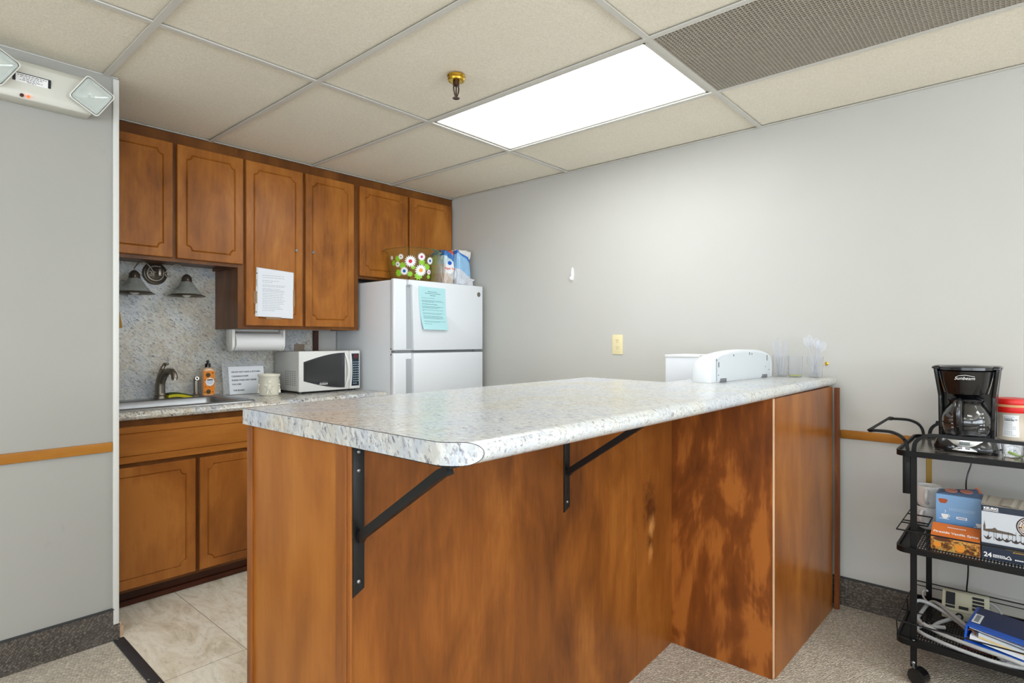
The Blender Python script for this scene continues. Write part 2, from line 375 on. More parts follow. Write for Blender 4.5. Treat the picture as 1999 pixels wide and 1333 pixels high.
window('window_1', 'y', -3.5, -2.9, 2.5, .45, 2.2); window('window_2', 'x', -3.5, -2.8, 1.8, .45, 2.2)  # unseen windows, made large to let in more light
# backsplash laminate sheet on the back wall
mb = MB(); mb.box(.25, YB-.004, .90, 2.085, YB-.0005, 1.70)
part('backsplash', mb, M_splash, wb, smooth=0, label='speckled granite-look laminate backsplash')
# white vinyl corner trim on the left wall end
mb = MB(); mb.box(.709, YL-.013, .066, .7305, YL, H-.006, .003); mb.box(.7292, YL-.01, .066, .7312, YL+.1, H-.006, .001)
struct('trim_1', mb, M_trimw)
# chair rails
mb = MB(); mb.box(-3.5, YL-.012, .785, .709, YL, .825, .004); struct('trim_2', mb, M_rail)
mb = MB(); mb.box(XR-.012, -3.45, .785, XR, .668, .825, .004); struct('trim_3', mb, M_raily)
# carpet bases with a dark cap line
def cbase(name, m, x0, y0, x1, y1, ax):
    mb = MB(); mb.mi = 0; mb.box(x0, y0, 0, x1, y1, .128); mb.mi = 1
    if ax == 'y': mb.box(x0, y0-.002, .128, x1, y1, .133)
    else: mb.box(x0-.002, y0, .128, x1, y1, .133)
    struct(name, mb, [m, M_dgrey], smooth=0)
cbase('baseboard_left', M_cbase, -3.5, YL-.012, .712, YL, 'y')
mb = MB(); mb.box(.712, YL-.012, 0, .733, YL, .064); struct('baseboard_corner', mb, M_cbase, smooth=0)
cbase('baseboard_right', M_cbasey, XR-.010, -3.45, XR, .70, 'x')
# rubber threshold between carpet and vinyl
mb = MB(); mb.prism([(.700, 1.50, 0), (.742, 1.50, 0), (.747, YL-.012, 0), (.708, YL-.012, 0)], (0, 0, .006), bev=.002)
th = struct('trim_4', mb, M_rubber)
mb = MB()
for x, y in ((.731, 2.36), (.712, 2.41), (.722, 2.83), (.722, 1.95)): mb.ball((x, y, .006), .004, sz=.4)
part('screw', mb, M_nickel, th)
# broken splinter of wood at the wall end
mb = MB(); mb.prism([(.7335, YL-.004, 0), (.752, YL+.01, 0), (.750, YL+.03, 0), (.7335, YL+.03, 0)], (0, 0, .045), bev=.003); mb.prism([(.7335, YL, .045), (.743, YL+.005, .045), (.741, YL+.02, .045), (.7335, YL+.02, .045)], (0, 0, .02), bev=.002)
o = part('wood_splinter', mb, M_rawply); tag(o, 'small broken wood splinter at the foot of the white corner trim', 'wood scrap')

# ceiling: lay-in tiles, tees; openings for light and vent
tz = H+.009
LX0, LX1 = GX+2*T, GX+3*T
mb = MB()
def tile(x0, x1, y0, y1):
    x0 = max(x0, -3.5); x1 = min(x1, XR); y1 = min(y1, YB)
    if x1-x0 > .03 and y1-y0 > .03: mb.box(x0+.004, y0+.004, tz, x1-.004, y1-.004, tz+.015, .002, 1)
bays = [(GY+2*T*j, GY+2*T*(j+1)) for j in range(-5, 2)]
holes = []
for k in range(-7, 5):
    x0, x1 = GX+T*k, GX+T*(k+1)
    for j, (y0, y1) in enumerate(bays):
        jj = j-5
        if k == 2 and jj in (-1, -2): continue              # light, vent
        if (k, jj) in ((-1, -3), (-4, -2), (2, -4), (-4, -4)): continue        # added fill panels behind the camera
        tile(x0, x1, max(y0, -3.5), y1)
mb.box(-3.6, -3.6, H+.12, XR+.1, YB+.1, H+.16)
ceil = struct('ceiling', mb, M_ceil, smooth=0)
mb = MB(); tw = .0115
for k in range(-6, 5):
    x = GX+T*k
    if x < XR: mb.box(x-tw, -3.5, H-.001, x+tw, YB, H+.002); mb.box(x-.001, -3.5, H, x+.001, YB, H+.03)
for j in range(-4, 2):
    y = GY+2*T*j
    mb.box(-3.5, y-tw, H-.0005, XR, y+tw, H+.0025); mb.box(-3.5, y-.001, H, XR, y+.001, H+.03)
mb.box(XR-.02, -3.5, H+.001, XR, YB, H+.004); mb.box(-3.5, YL-.004, H+.001, .729, YL, H+.004)
mb.box(.757, 3.36, H+.001, XR, 3.373, H+.004)
part('ceiling_grid', mb, M_tee, ceil, smooth=0, label='off-white suspended ceiling grid')

def ceiling_light(x0, y0, label):
    t = thing('ceiling_light', label, 'ceiling light', (x0+T/2, y0+T, H))
    x1, y1 = x0+T, y0+2*T; f = .024
    mb = MB()
    for a in ((x0+.012, y0+.012, x1-.012, y0+f+.01), (x0+.012, y1-f-.01, x1-.012, y1-.012), (x0+.012, y0+f, x0+f+.006, y1-f), (x1-f-.006, y0+f, x1-.012, y1-f)):
        mb.box(a[0], a[1], H+.003, a[2], a[3], H+.008, .001, 1)
    part('light_frame', mb, M_tee, t)
    mb = MB(); mb.box(x0+f+.004, y0+f+.006, H+.006, x1-f-.004, y1-f-.006, H+.010)
    part('diffuser', mb, M_lens, t, smooth=0)
    mb = MB(); mb.box(x0+.02, y0+.02, H+.04, x1-.02, y1-.02, H+.10); part('light_housing', mb, M_tee, t, smooth=0)
    return t
ceiling_light(LX0, GY-2*T, 'large bright rectangular recessed ceiling light panel above the peninsula')
ceiling_light(GX-T, GY-6*T, 'added unseen fill light panel behind the viewer, near the middle of the room')  # this and the next three: unseen panels added to brighten the room
ceiling_light(GX-4*T, GY-4*T, 'added unseen fill light panel behind the viewer, near the side window')

ceiling_light(GX+2*T, GY-8*T, 'added unseen fill light panel behind the viewer, beside the right wall')
ceiling_light(GX-4*T, GY-8*T, 'added unseen fill light panel in the far rear corner behind the viewer')

# egg-crate return vent
vent = thing('ceiling_vent', 'grey-brown egg-crate ceiling vent grille beside the ceiling light', 'vent', ((LX0+LX1)/2, GY-3*T, H))
x0, x1, y0, y1 = LX0+.013, LX1-.013, GY-4*T+.013, GY-2*T-.013
mb = MB(); n = 44
for i in range(n+1): x = x0+(x1-x0)*i/n; mb.box(x-.0013, y0, H, x+.0013, y1, H+.008)
n = 88
for i in range(n+1): y = y0+(y1-y0)*i/n; mb.box(x0, y-.0013, H, x1, y+.0013, H+.008)
part('grille', mb, M_grille, vent, smooth=0)
mb = MB(); mb.box(x0, y0, H+.030, x1, y1, H+.04); part('duct_liner', mb, M_duct, vent, smooth=0)

# sprinkler head
sp = thing('sprinkler_head', 'brass and bronze fire sprinkler head hanging from the ceiling tile', 'sprinkler', (1.650, 1.774, H))
mb = MB(); mb.lathe([(0, .004), (.036, .004), (.038, .0), (.034, -.006), (.036, -.012), (.033, -.019), (.022, -.022), (.013, -.020), (0, -.020)], n=36)
part('escutcheon', mb, M_brass, sp, world=False)
mb = MB(); mb.lathe([(.013, -.018), (.014, -.036), (.009, -.040), (0, -.040)], n=20)
for s in (-1, 1): mb.tube([(s*.012, 0, -.034), (s*.0145, 0, -.048), (s*.013, 0, -.062), (s*.007, 0, -.078), (0, 0, -.084)], .0032, n=8)
mb.tube([(0, 0, -.04), (0, 0, -.080)], .0028, n=8)
part('sprinkler_frame', mb, M_bronze, sp, world=False)
mb = MB(); mb.lathe([(0, -.083), (.005, -.083), (.0145, -.089), (.0135, -.092), (0, -.089)], n=28, ribs=(14, .09))
part('deflector', mb, M_bronze, sp, world=False)

# ================================================================== KITCHEN CABINETS
def routed(w, h, m=.045, r=.028):
    """outline of the routed panel with notched concave corners, origin lower left"""
    P = []
    def corner(cx, cy, a0):
        for i in range(6):
            a = a0+PI/2*i/5; P.append((cx+r*math.cos(a), cy+r*math.sin(a)))
    s = .005
    # counter-clockwise starting bottom edge right
    def arc(cx, cy, a_start):
        for i in range(7):
            a = a_start-PI/2*i/6; P.append((cx+r*math.cos(a), cy+r*math.sin(a)))
    x0, x1, y0, y1 = m, w-m, m, h-m
    P.append((x0+r+s, y0)); P.append((x1-r-s, y0)); arc(x1, y0, PI)
    P.append((x1, y0+r+s)); P.append((x1, y1-r-s)); arc(x1, y1, 3*PI/2)
    P.append((x1-r-s, y1)); P.append((x0+r+s, y1)); arc(x0, y1, 0)
    P.append((x0, y1-r-s)); P.append((x0, y0+r+s)); arc(x0, y0, PI/2)
    return P
def offset(P, d):
    n = len(P); out = []
    for i in range(n):
        a, b, c = Vector(P[i-1]), Vector(P[i]), Vector(P[(i+1) % n])
        e1 = (b-a).normalized(); e2 = (c-b).normalized(); n1 = Vector((-e1.y, e1.x)); n2 = Vector((-e2.y, e2.x))
        k = n1+n2; k = k/max(.35, k.dot(n1)) if k.length > 1e-6 else n1
        out.append((b.x+k.x*d, b.y+k.y*d))
    return out
def door_mesh(mb, x0, z0, x1, z1, yf, th=.019, m=.047, r=.026, gw=.0045, gd=.0055, x_in=None):
    w, h = x1-x0, z1-z0; P = routed(w, h, m, r)
    t = bmesh.new(); e = .003
    def ring(pts, y): return [t.verts.new((x0+p[0], y, z0+p[1])) for p in pts]
    O = ring([(e, e), (w-e, e), (w-e, h-e), (e, h-e)], yf); O2 = ring([(0, 0), (w, 0), (w, h), (0, h)], yf+e); B = ring([(0, 0), (w, 0), (w, h), (0, h)], yf+th)
    r0, r1, r2 = ring(offset(P, -gw), yf), ring(P, yf+gd), ring(offset(P, gw), yf)
    for a, b in ((O, O2), (O2, B)):
        for k in range(4): t.faces.new((a[k], a[(k+1) % 4], b[(k+1) % 4], b[k]))
    t.faces.new(B)
    n = len(P)
    for a, b in ((r0, r1), (r1, r2)):
        for k in range(n): t.faces.new((a[k], a[(k+1) % n], b[(k+1) % n], b[k]))
    t.faces.new(r2)
    ed = [t.edges.get((O[k], O[(k+1) % 4])) for k in range(4)] + [t.edges.get((r0[k], r0[(k+1) % n])) for k in range(n)]
    bmesh.ops.triangle_fill(t, use_beauty=True, use_dissolve=False, edges=ed)
    bmesh.ops.recalc_face_normals(t, faces=t.faces)
    mb.add(t)
def door(parent, x0, z0, x1, z1, yf, mat=None, name='door', **k):
    mb = MB(); door_mesh(mb, x0, z0, x1, z1, yf, **k); return part(name, mb, mat or M_wood, parent, smooth=20)
def wall_cabinet(label, x0, x1, zb, doors, lock=()):
    t = thing('wall_cabinet', label, 'cabinet', ((x0+x1)/2, YB, zb)); YF = 3.373
    mb = MB(); mb.box(x0, YF+.019, zb, x0+.016, YB, H-.002); mb.box(x1-.016, YF+.019, zb, x1, YB, H-.002); mb.box(x0+.016, YF+.019, zb+.017, x1-.016, YB, zb+.03); mb.box(x0+.016, YF+.019, H-.03, x1-.016, YB, H-.004); mb.box(x0+.016, YB-.012, zb+.03, x1-.016, YB-.005, H-.03)
    part('cabinet_box', mb, M_woodf, t, smooth=0)
    mb = MB(); st = .045
    mb.box(x0, YF, zb, x1, YF+.0185, zb+.042); mb.box(x0, YF, 2.262, x1, YF+.0185, H-.001)
    edges = [x0, x1]
    mb.box(x0, YF, zb+.042, x0+st, YF+.0185, 2.262); mb.box(x1-st, YF, zb+.042, x1, YF+.0185, 2.262)
    for a, b in zip(doors, doors[1:]): c = (a[1]+b[0])/2; mb.box(c-.025, YF, zb+.042, c+.025, YF+.0185, 2.262)
    part('face_frame', mb, M_woodf, t, smooth=0)
    for i, (a, b) in enumerate(doors):
        d = door(t, a, zb+.019, b, 2.281, YF-.0195)
        if i < len(lock) and lock[i]:
            mb = MB(); x = lock[i]; mb.lathe([(0, 0), (.008, 0), (.0095, .003), (.0075, .006), (.0065, .0045), (0, .0045)], n=24, M=frame((x, YF-.0198, 1.795), (1, 0, 0), (0, 0, 1)))
            mb.mi = 1; mb.box(x-.0009, YF-.0252, 1.791, x+.0009, YF-.0242, 1.799)
            part('cabinet_lock', mb, [M_steel, M_dgrey], d)
    return t
wall_cabinet('short two-door maple wall cabinet above the sink and sconce', .66, 1.4450, 1.66, [(.715, 1.104), (1.124, 1.469)])
# the short unit carries on to the left behind the wall end
wall_cabinet('tall maple wall cabinet with two locked doors and a taped notice', 1.4455, 2.2415, 1.312, [(1.485, 1.833), (1.853, 2.199)], (1.79, 1.902)).location.x
wall_cabinet('short two-door maple wall cabinet above the refrigerator', 2.2417, XR-.004, 1.66, [(2.221+.023, 2.648), (2.664, 3.072)])

# notice in a plastic sleeve on the left tall door
t = thing('taped_notice', 'white typed notice in a punched plastic sleeve taped to the cabinet door', 'notice', (1.655, 3.351, 1.52))
Y = 3.3515
def q4(mb, P, y, th=.0006): mb.prism([(a, y, b) for a, b in P], (0, -th, 0))
mb = MB(); q4(mb, [(1.535, 1.385), (1.767, 1.376), (1.771, 1.657), (1.543, 1.670)], Y-.0005)
part('plastic_sleeve', mb, plain('sleeve_film', srgb(206, 208, 210), .15), t, smooth=0)
mb = MB(); q4(mb, [(1.549, 1.386), (1.766, 1.379), (1.770, 1.655), (1.553, 1.667)], Y-.0015)
sh = part('paper_sheet', mb, M_paper, t, smooth=0)
mb = MB(); rows = [(.03, .62), (.05, .7), (.085, .55), (.10, .35), (.128, .85), (.14, .9), (.16, .8), (.175, .85), (.187, .8), (.2, .85), (.213, .85), (.226, .6), (.24, .85), (.253, .7), (.262, .85), (.275, .4)]
rows = [(.022, .74), (.034, .8), (.052, .62), (.062, .36), (.078, .82), (.086, .8), (.100, .66), (.108, .78), (.116, .78), (.127, .78), (.137, .72), (.147, .8), (.157, .66), (.167, .78), (.177, .7), (.187, .78), (.197, .6), (.207, .66), (.217, .7), (.227, .34)]
for dz, wd in rows:
    x = 1.578; z = 1.648-dz
    while x < 1.578+.165*wd:
        l = random.uniform(.006, .02); mb.box(x, Y-.0024, z-.0009, min(x+l, 1.745), Y-.0021, z+.0009); x += l+.003
part('printed_text', mb, M_inkg, sh, smooth=0)
mb = MB()
for z in (1.635, 1.525, 1.41):
    mb = MB(); mb.lathe([(0, 0), (.0035, 0), (.0035, .0004), (0, .0004)], n=14, M=frame((1.5445-(1.6-z)*.02, Y-.0014, z), (1, 0, 0), (0, 0, 1))); part('punched_hole', mb, M_dgrey, t)
mb = MB(); mb.box(1.5425, Y-.0016, 1.56, 1.5445, Y-.0012, 1.60); part('sleeve_slot', mb, M_dgrey, t)
M_tape = plain('clear_tape', srgb(178, 140, 100), .15, alpha=.55)
for a, b in (((1.526, 1.46), (1.546, 1.53)), ((1.766, 1.45), (1.780, 1.55)), ((1.60, 1.369), (1.69, 1.384))): mb = MB(); mb.box(a[0], Y-.0022, a[1], b[0], Y-.0018, b[1]); part('clear_tape', mb, M_tape, t, smooth=0)

# base cabinet with sink front
ZC = .915                                    # back counter top height
t = thing('base_cabinet', 'maple base cabinet with false drawer front and doors under the sink', 'cabinet', (1.27, 3.4, 0))
YF = 3.119
mb = MB(); mb.box(.26, YF+.02, .085, .28, YB-.001, ZC-.04); mb.box(2.235, YF+.02, .085, 2.253, YB-.001, ZC-.04); mb.box(.27, YF+.02, .085, 2.25, YB-.001, .1); mb.box(.27, YB-.012, .09, 2.25, YB-.001, .6)
part('cabinet_box', mb, M_woodf, t, smooth=0)
mb = MB(); mb.box(.26, 3.168, .004, 2.253, 3.182, .088); mb.box(.26, 3.155, .004, 2.253, 3.168, .03, .003)
part('toe_kick', mb, M_darkwood, t, smooth=0)
mb = MB(); mb.box(.26, YF, .082, 2.253, YF+.0185, .112); mb.box(.26, YF, .645, 2.253, YF+.0185, .70); mb.box(.26, YF, .84, 2.253, YF+.0185, ZC-.041)
for x in (.26, .70, 1.11, 1.50, 1.85, 2.213): mb.box(x, YF, .112, x+.04, YF+.0185, .645); mb.box(x, YF, .70, x+.04, YF+.0185, .84)
part('face_frame', mb, M_woodf, t, smooth=0)
door(t, .72, .678, 1.50, .846, YF-.0195, mat=M_woodh, name='drawer_front', m=.032, r=.022)
door(t, .72, .099, 1.124, .659, YF-.0195, mat=M_woodb, m=.045)
door(t, 1.143, .099, 1.50, .659, YF-.0195, mat=M_woodb, m=.040)
door(t, 1.53, .099, 1.86, .659, YF-.0195, mat=M_woodb); door(t, 1.88, .099, 2.23, .659, YF-.0195, mat=M_woodb)
door(t, 1.53, .678, 1.86, .846, YF-.0195, mat=M_woodh, name='drawer_front', m=.032, r=.022); door(t, 1.88, .678, 2.23, .846, YF-.0195, mat=M_woodh, name='drawer_front', m=.032, r=.022)

# back countertop with sink cut-out, bullnose and lip
SX0, SX1, SY0, SY1 = .66, 1.40, 3.17, 3.56
mb = MB(); zb = ZC-.038
prof = [(3.105, zb), (3.092, zb+.001), (3.079, zb+.008), (3.073, zb+.019), (3.079, zb+.030), (3.092, zb+.0375), (3.105, ZC)]
mb.prism([(.26, y, z) for y, z in prof], (2.262-.26, 0, 0))
mb.box(.26, 3.105, zb, 2.262, SY0, ZC); mb.box(.26, SY1, zb, 2.262, YB-.001, ZC); mb.box(.26, SY0, zb, SX0, SY1, ZC); mb.box(SX1, SY0, zb, 2.262, SY1, ZC)
ct = part('back_countertop', mb, M_backtop, smooth=40); tag(ct, 'granite-look laminate countertop running along the back wall under the microwave', 'countertop')
mb = MB(); mb.box(.26, YB-.026, ZC, 2.085, YB-.005, .998, .003); part('backsplash_lip', mb, M_splash, ct, smooth=0)

# sink
t = thing('kitchen_sink', 'stainless steel drop-in sink set in the back countertop', 'sink', (1.03, 3.36, ZC))
def rrect(x0, y0, x1, y1, r, n=6):
    P = []
    for cx, cy, a in ((x1-r, y0+r, -PI/2), (x1-r, y1-r, 0), (x0+r, y1-r, PI/2), (x0+r, y0+r, PI)):
        for i in range(n+1): b = a+PI/2*i/n; P.append((cx+r*math.cos(b), cy+r*math.sin(b)))
    return P
def loft(mb, rings, close_first=False, close_last=False, M=None):
    t_ = bmesh.new(); RR = [[t_.verts.new(p) for p in r] for r in rings]; n = len(RR[0])
    for a, b in zip(RR, RR[1:]):
        for k in range(n): t_.faces.new((a[k], a[(k+1) % n], b[(k+1) % n], b[k]))
    if close_first: t_.faces.new(RR[0][::-1])
    if close_last: t_.faces.new(RR[-1])
    bmesh.ops.recalc_face_normals(t_, faces=t_.faces); mb.add(t_, M)
def rz(x0, y0, x1, y1, r, z): return [(p[0], p[1], z) for p in rrect(x0, y0, x1, y1, r)]
mb = MB()
loft(mb, [rz(.645, 3.15, 1.455, 3.655, .03, ZC+.0005), rz(.647, 3.152, 1.453, 3.653, .03, ZC+.006), rz(.655, 3.16, 1.445, 3.645, .028, ZC+.009), rz(.672, 3.178, 1.385, 3.535, .045, ZC+.009), rz(.678, 3.184, 1.379, 3.529, .045, ZC+.004),
          rz(.69, 3.195, 1.37, 3.52, .05, ZC-.05), rz(.70, 3.205, 1.36, 3.51, .06, ZC-.155), rz(.76, 3.26, 1.30, 3.46, .05, ZC-.17)], close_last=True)
part('basin', mb, M_steel, t, smooth=50)
mb = MB(); mb.lathe([(0, .004), (.03, .004), (.042, .002), (.042, 0)], c=(1.03, 3.36, ZC-.17), n=28); part('drain', mb, M_chrome, t)

# faucet
FX0, FY0 = 1.122, 3.605; zb = ZC+.009
t = thing('kitchen_faucet', 'brushed nickel single-lever kitchen faucet behind the sink', 'faucet', (FX0, FY0, zb))
mb = MB(); mb.lathe([(0, 0), (.031, 0), (.031, .004), (.028, .009), (.027, .014), (.029, .018), (.026, .022), (.025, .03)], n=32)
mb.tube([(0, 0, .02), (0, 0, .07), (.001, -.004, .105), (.004, -.02, .135), (.008, -.038, .150)], [.025, .0245, .0235, .021, .018], n=24)
part('faucet_body', mb, M_dnickel, t, world=False, smooth=60)
mb = MB(); mb.tube([(.002, -.006, .085), (.010, -.028, .130), (.020, -.058, .152), (.030, -.088, .152), (.036, -.104, .134), (.037, -.108, .112)], [.020, .020, .018, .0165, .0160, .0165], n=20)
part('spout', mb, M_dnickel, t, world=False, smooth=60)
mb = MB(); mb.tube([(.037, -.108, .113), (.0372, -.1085, .104)], .0135, n=20); part('aerator', mb, M_nickel, t, world=False)
mb = MB(); mb.tube([(0, .002, .09), (.006, .008, .135), (.016, .008, .172), (.024, .002, .188)], [.022, .017, .011, .010], n=16); mb.ball((.026, -.006, .190), .0155, sz=.55, sy=1.3)
part('lever_handle', mb, M_dnickel, t, world=False, smooth=60)
# side sprayer
t = thing('side_sprayer', 'nickel side sprayer standing between the sponge and soap bottle', 'sprayer', (1.305, 3.60, zb))
mb = MB(); mb.lathe([(0, 0), (.026, 0), (.026, .003), (.018, .010), (.013, .018), (.012, .022)], n=28); part('sprayer_base', mb, M_dnickel, t, world=False)
mb = MB(); mb.tube([(0, 0, .02), (0, 0, .05), (0, 0, .09)], [.0125, .0140, .0145], n=20); mb.tube([(0, .004, .088), (0, -.008, .104)], [.0145, .013], n=20)
part('sprayer_wand', mb, M_nickel, t, world=False)
mb = MB(); mb.lathe([(.006, 0), (.011, 0), (.013, .003), (.011, .006), (.006, .006)], n=24, M=frame((0, -.013, .101), (1, 0, 0), (0, .3, 1))); part('sprayer_button', mb, M_nickel, t, world=False)
# sponge
t = thing('dish_sponge', 'curled yellow and green scouring sponge on the sink rim', 'sponge', (1.215, 3.60, zb))
def wav(z0, z1, mat, nm):
    mb = MB(); t_ = bmesh.new(); n = 16; vs = []
    for i in range(n+1):
        x = -.062+.124*i/n; dz = .012*math.sin(PI*(i/n)*.9+.6)-.006*(i/n)
        vs.append([t_.verts.new((x, -.032, z0+dz)), t_.verts.new((x, .032, z0+dz)), t_.verts.new((x, .032, z1+dz)), t_.verts.new((x, -.032, z1+dz))])
    for a, b in zip(vs, vs[1:]):
        for k in range(4): t_.faces.new((a[k], a[(k+1) % 4], b[(k+1) % 4], b[k]))
    t_.faces.new(vs[0][::-1]); t_.faces.new(vs[-1]); bmesh.ops.recalc_face_normals(t_, faces=t_.faces); mb.add(t_); part(nm, mb, mat, t, world=False)
wav(-.004, .011, M_spongey, 'sponge_foam'); wav(.0112, .018, M_spongeg, 'scouring_pad')
# thing at the far left of the sink deck: sink strainer basket
t = thing('sink_stopper', 'small dark-framed dish caddy at the left end of the sink', 'dish caddy', (.855, 3.60, zb))
mb = MB(); mb.bar([(-.06, -.03, .004), (.055, -.03, .004), (.055, .03, .004), (-.06, .03, .004)], .004, .004, cyc=True); mb.bar([(-.06, -.03, .03), (.055, -.03, .03), (.055, .03, .03), (-.06, .03, .03)], .004, .004, cyc=True)
for x, y in ((-.06, -.03), (.055, -.03), (.055, .03), (-.06, .03)): mb.box(x-.002, y-.002, 0, x+.002, y+.002, .032)
part('wire_frame', mb, M_blackm, t, world=False)
mb = MB(); mb.box(-.055, -.025, .006, .05, .025, .026, .006); part('soap_bar', mb, plain('pale_yellow_soap', srgb(214, 208, 172), .6), t, world=False)

# dish soap bottle
t = thing('dish_soap_bottle', 'orange-printed clear dish soap bottle with black cap beside the sign', 'bottle', (1.372, 3.606, zb))
mb = MB(); loft(mb, [[(x, y, z) for x, y in rrect(-a, -b, a, b, min(a, b)*.7)] for a, b, z in ((.030, .018, 0), (.033, .021, .004), (.033, .021, .146), (.031, .019, .153), (.016, .014, .161), (.013, .013, .164))], True, True)
part('bottle_body', mb, plain('orange_soap_bottle', srgb(214, 176, 138), .2, coat=.3), t, world=False, smooth=50)
mb = MB()
pl = [(x, z) for x, z in ((-.031, .006), (.031, .006), (.031, .142), (-.031, .142))]
mb.prism([(x, -.0214, z) for x, z in pl], (0, -.0004, 0)); front = part('label', mb, M_orange, t, world=False, smooth=0)
mb = MB()
def disc(mb, x, z, r, y, n=20, lob=0, sx=1): mb.prism([(x+sx*r*(1+lob*math.cos(8*a))*math.cos(a), y, z+r*(1+lob*math.cos(8*a))*math.sin(a)) for a in [2*PI*k/n for k in range(n)]], (0, -.0003, 0))
disc(mb, -.006, .119, .013, -.0220); disc(mb, -.004, .022, .013, -.0220)
for x, z, r in ((.02, .13, .004), (-.024, .09, .003), (.022, .06, .003), (.02, .02, .003), (-.022, .05, .003), (-.024, .02, .004), (.002, .05, .003)): disc(mb, x, z, r, -.0220, 8)
part('printed_fruit', mb, M_dgreen, front, world=False, smooth=0)
mb = MB(); disc(mb, .004, .079, .024, -.0224, 64, .05); b_ = part('badge', mb, M_whiteink, front, world=False, smooth=0)
mb = MB(); mb.box(-.012, -.0232, .087, .02, -.0228, .094); part('badge_band', mb, M_dgrey, b_, world=False, smooth=0)
mb = MB(); text_into(mb, 'DISH SOAP', .0075, frame((.004, -.0232, .078), (1, 0, 0), (0, 0, 1)), ext=.0001, bold=.01); mb.box(-.008, -.0232, .068, .016, -.0229, .0695); part('lettering', mb, M_blue, b_, world=False, smooth=0)
mb = MB(); mb.lathe([(0, .162), (.0155, .162), (.0155, .182), (.013, .186), (.006, .187), (.005, .191), (.009, .194), (.0085, .200), (.004, .205), (0, .206)], n=28); part('cap', mb, M_black, t, world=False)

# acrylic sign stand with sheet
t = thing('counter_sign', 'clear acrylic sign stand with a typed dish-washing notice', 'sign', (1.60, 3.60, ZC))
sl = frame((1.60, 3.60, ZC), (1, 0, 0), (-.0, .16, 1)); MI = Matrix.Translation((-1.60, -3.60, -ZC)) @ sl
mb = MB(); mb.M = MI; mb.box(-.140, .004, -.002, .115, .206, 0, .0005, 1)
part('acrylic_panel', mb, plain('acrylic', (.93, .95, .97, 1), .06, trans=.75, ior=1.3), t, world=False, smooth=0)
mb = MB(); mb.M = MI; mb.box(-.132, .003, -.06, .110, .006, .0); part('acrylic_foot', mb, M_clear, t, world=False, smooth=0)
mb = MB(); mb.M = MI; mb.box(-.104, .002, .001, .113, .172, .0016); sh = part('paper_sheet', mb, M_paper, t, world=False, smooth=0)
mb = MB(); mb.M = MI
for i, (s, y) in enumerate((('WE DO NOT HAVE A KITCHEN', .138), ('CLEANING STAFF!', .112), ('PLEASE WASH ANY DISHES', .088), ('YOU USE!', .063), ('THE BOARD', .026))):
    text_into(mb, s, .0125, Matrix.Translation((-.087+(.004 if i == 4 else 0), y, .0017)), align='LEFT', ext=.0001, bold=.035)
part('lettering', mb, M_ink, sh, world=False, smooth=0)

# cream character-less mug with relief figure
t = thing('utensil_crock', 'cream ceramic crock with raised bear figures on the back countertop', 'crock', (1.658, 3.435, ZC))
mb = MB(); mb.lathe([(0, 0), (.052, 0), (.056, .004), (.0565, .01), (.058, .06), (.058, .108), (.061, .112), (.064, .118), (.064, .126), (.061, .128), (.057, .122), (.054, .10), (.053, .012), (0, .008)], n=48); crk = part('crock_body', mb, M_ceram, t, world=False, smooth=60)
for ang in (-114, -24, 66, 156):
    mb = MB(); a = R(ang); F = frame((.0545*math.cos(a), .0545*math.sin(a), 0), (-math.sin(a), math.cos(a), 0), (0, 0, 1))
    mb.M = F; k = 1
    mb.ball((.0, .082, 0), .0145, sz=.5); mb.ball((-.011, .095, 0), .0055, sz=.6); mb.ball((.011, .095, 0), .0055, sz=.6); mb.ball((0, .050, 0), .016, sy=1.3, sz=.5)
    mb.tube([(-.012, .058, .003), (-.026, .066, .001)], .006, n=10); mb.tube([(.012, .058, .003), (.026, .066, .001)], .006, n=10)
    mb.tube([(-.006, .036, .004), (-.014, .014, .004)], .007, n=10); mb.tube([(.006, .036, .004), (.014, .014, .004)], .007, n=10)
    part('relief_figure', mb, M_ceram, crk, world=False, smooth=60)

# microwave
mx0, mx1, my0, my1, mz0, mz1 = 1.797, 2.232, 3.335, 3.655, ZC+.012, 1.178
t = thing('microwave_oven', 'white countertop microwave oven with dark tapered door window', 'microwave', ((mx0+mx1)/2, (my0+my1)/2, ZC))
mb = MB(); mb.box(mx0+.004, my0+.018, mz0+.002, mx1-.004, my1, mz1-.003, .006); part('microwave_casing', mb, plain('microwave_side', srgb(196, 196, 192), .45), t)
mb = MB(); mb.box(mx0, my0, mz0, mx0+.352, my0+.017, mz1, .006); dr = part('microwave_door', mb, M_mw, t)
mb = MB(); mb.box(mx0+.354, my0, mz0, mx1, my0+.017, mz1, .006); cp = part('control_panel', mb, M_mw, t)
h = mz1-mz0
def mwin(mb, ins, y, th):
    # tapered window: short left side, tall right side, curved top and bottom
    P = []; x0 = mx0+.030+ins; x1 = mx0+.318-ins*.6; n = 14; cz = (mz0+mz1)/2
    for i in range(n+1):
        u = i/n; P.append((x0+(x1-x0)*u, y, cz-(h*.235+h*.215*math.sin(u*PI/2))+ins))
    for i in range(n, -1, -1):
        u = i/n; P.append((x0+(x1-x0)*u, y, cz+(h*.235+h*.215*math.sin(u*PI/2))-ins))
    mb.prism(P, (0, -th, 0))
mb = MB(); mwin(mb, 0, my0+.001, .0015); wf = part('window_frame', mb, M_dgrey, dr, smooth=0)
mb = MB(); mwin(mb, .009, my0-.0006, .0008); part('door_glass', mb, M_winglass, wf, smooth=0)
mb = MB(); text_into(mb, 'Sunbeam', .016, frame((mx0+.165, my0-.0016, mz0+h*.175), (1, 0, 0), (0, 0, 1)), shear=.3, ext=.0002, bold=.02); mb.tube([(mx0+.145, my0-.0018, mz0+h*.205), (mx0+.168, my0-.0018, mz0+h*.215), (mx0+.195, my0-.0018, mz0+h*.20)], .0006, n=6)
part('lettering', mb, M_whiteink, wf, smooth=0)
mb = MB(); P = []
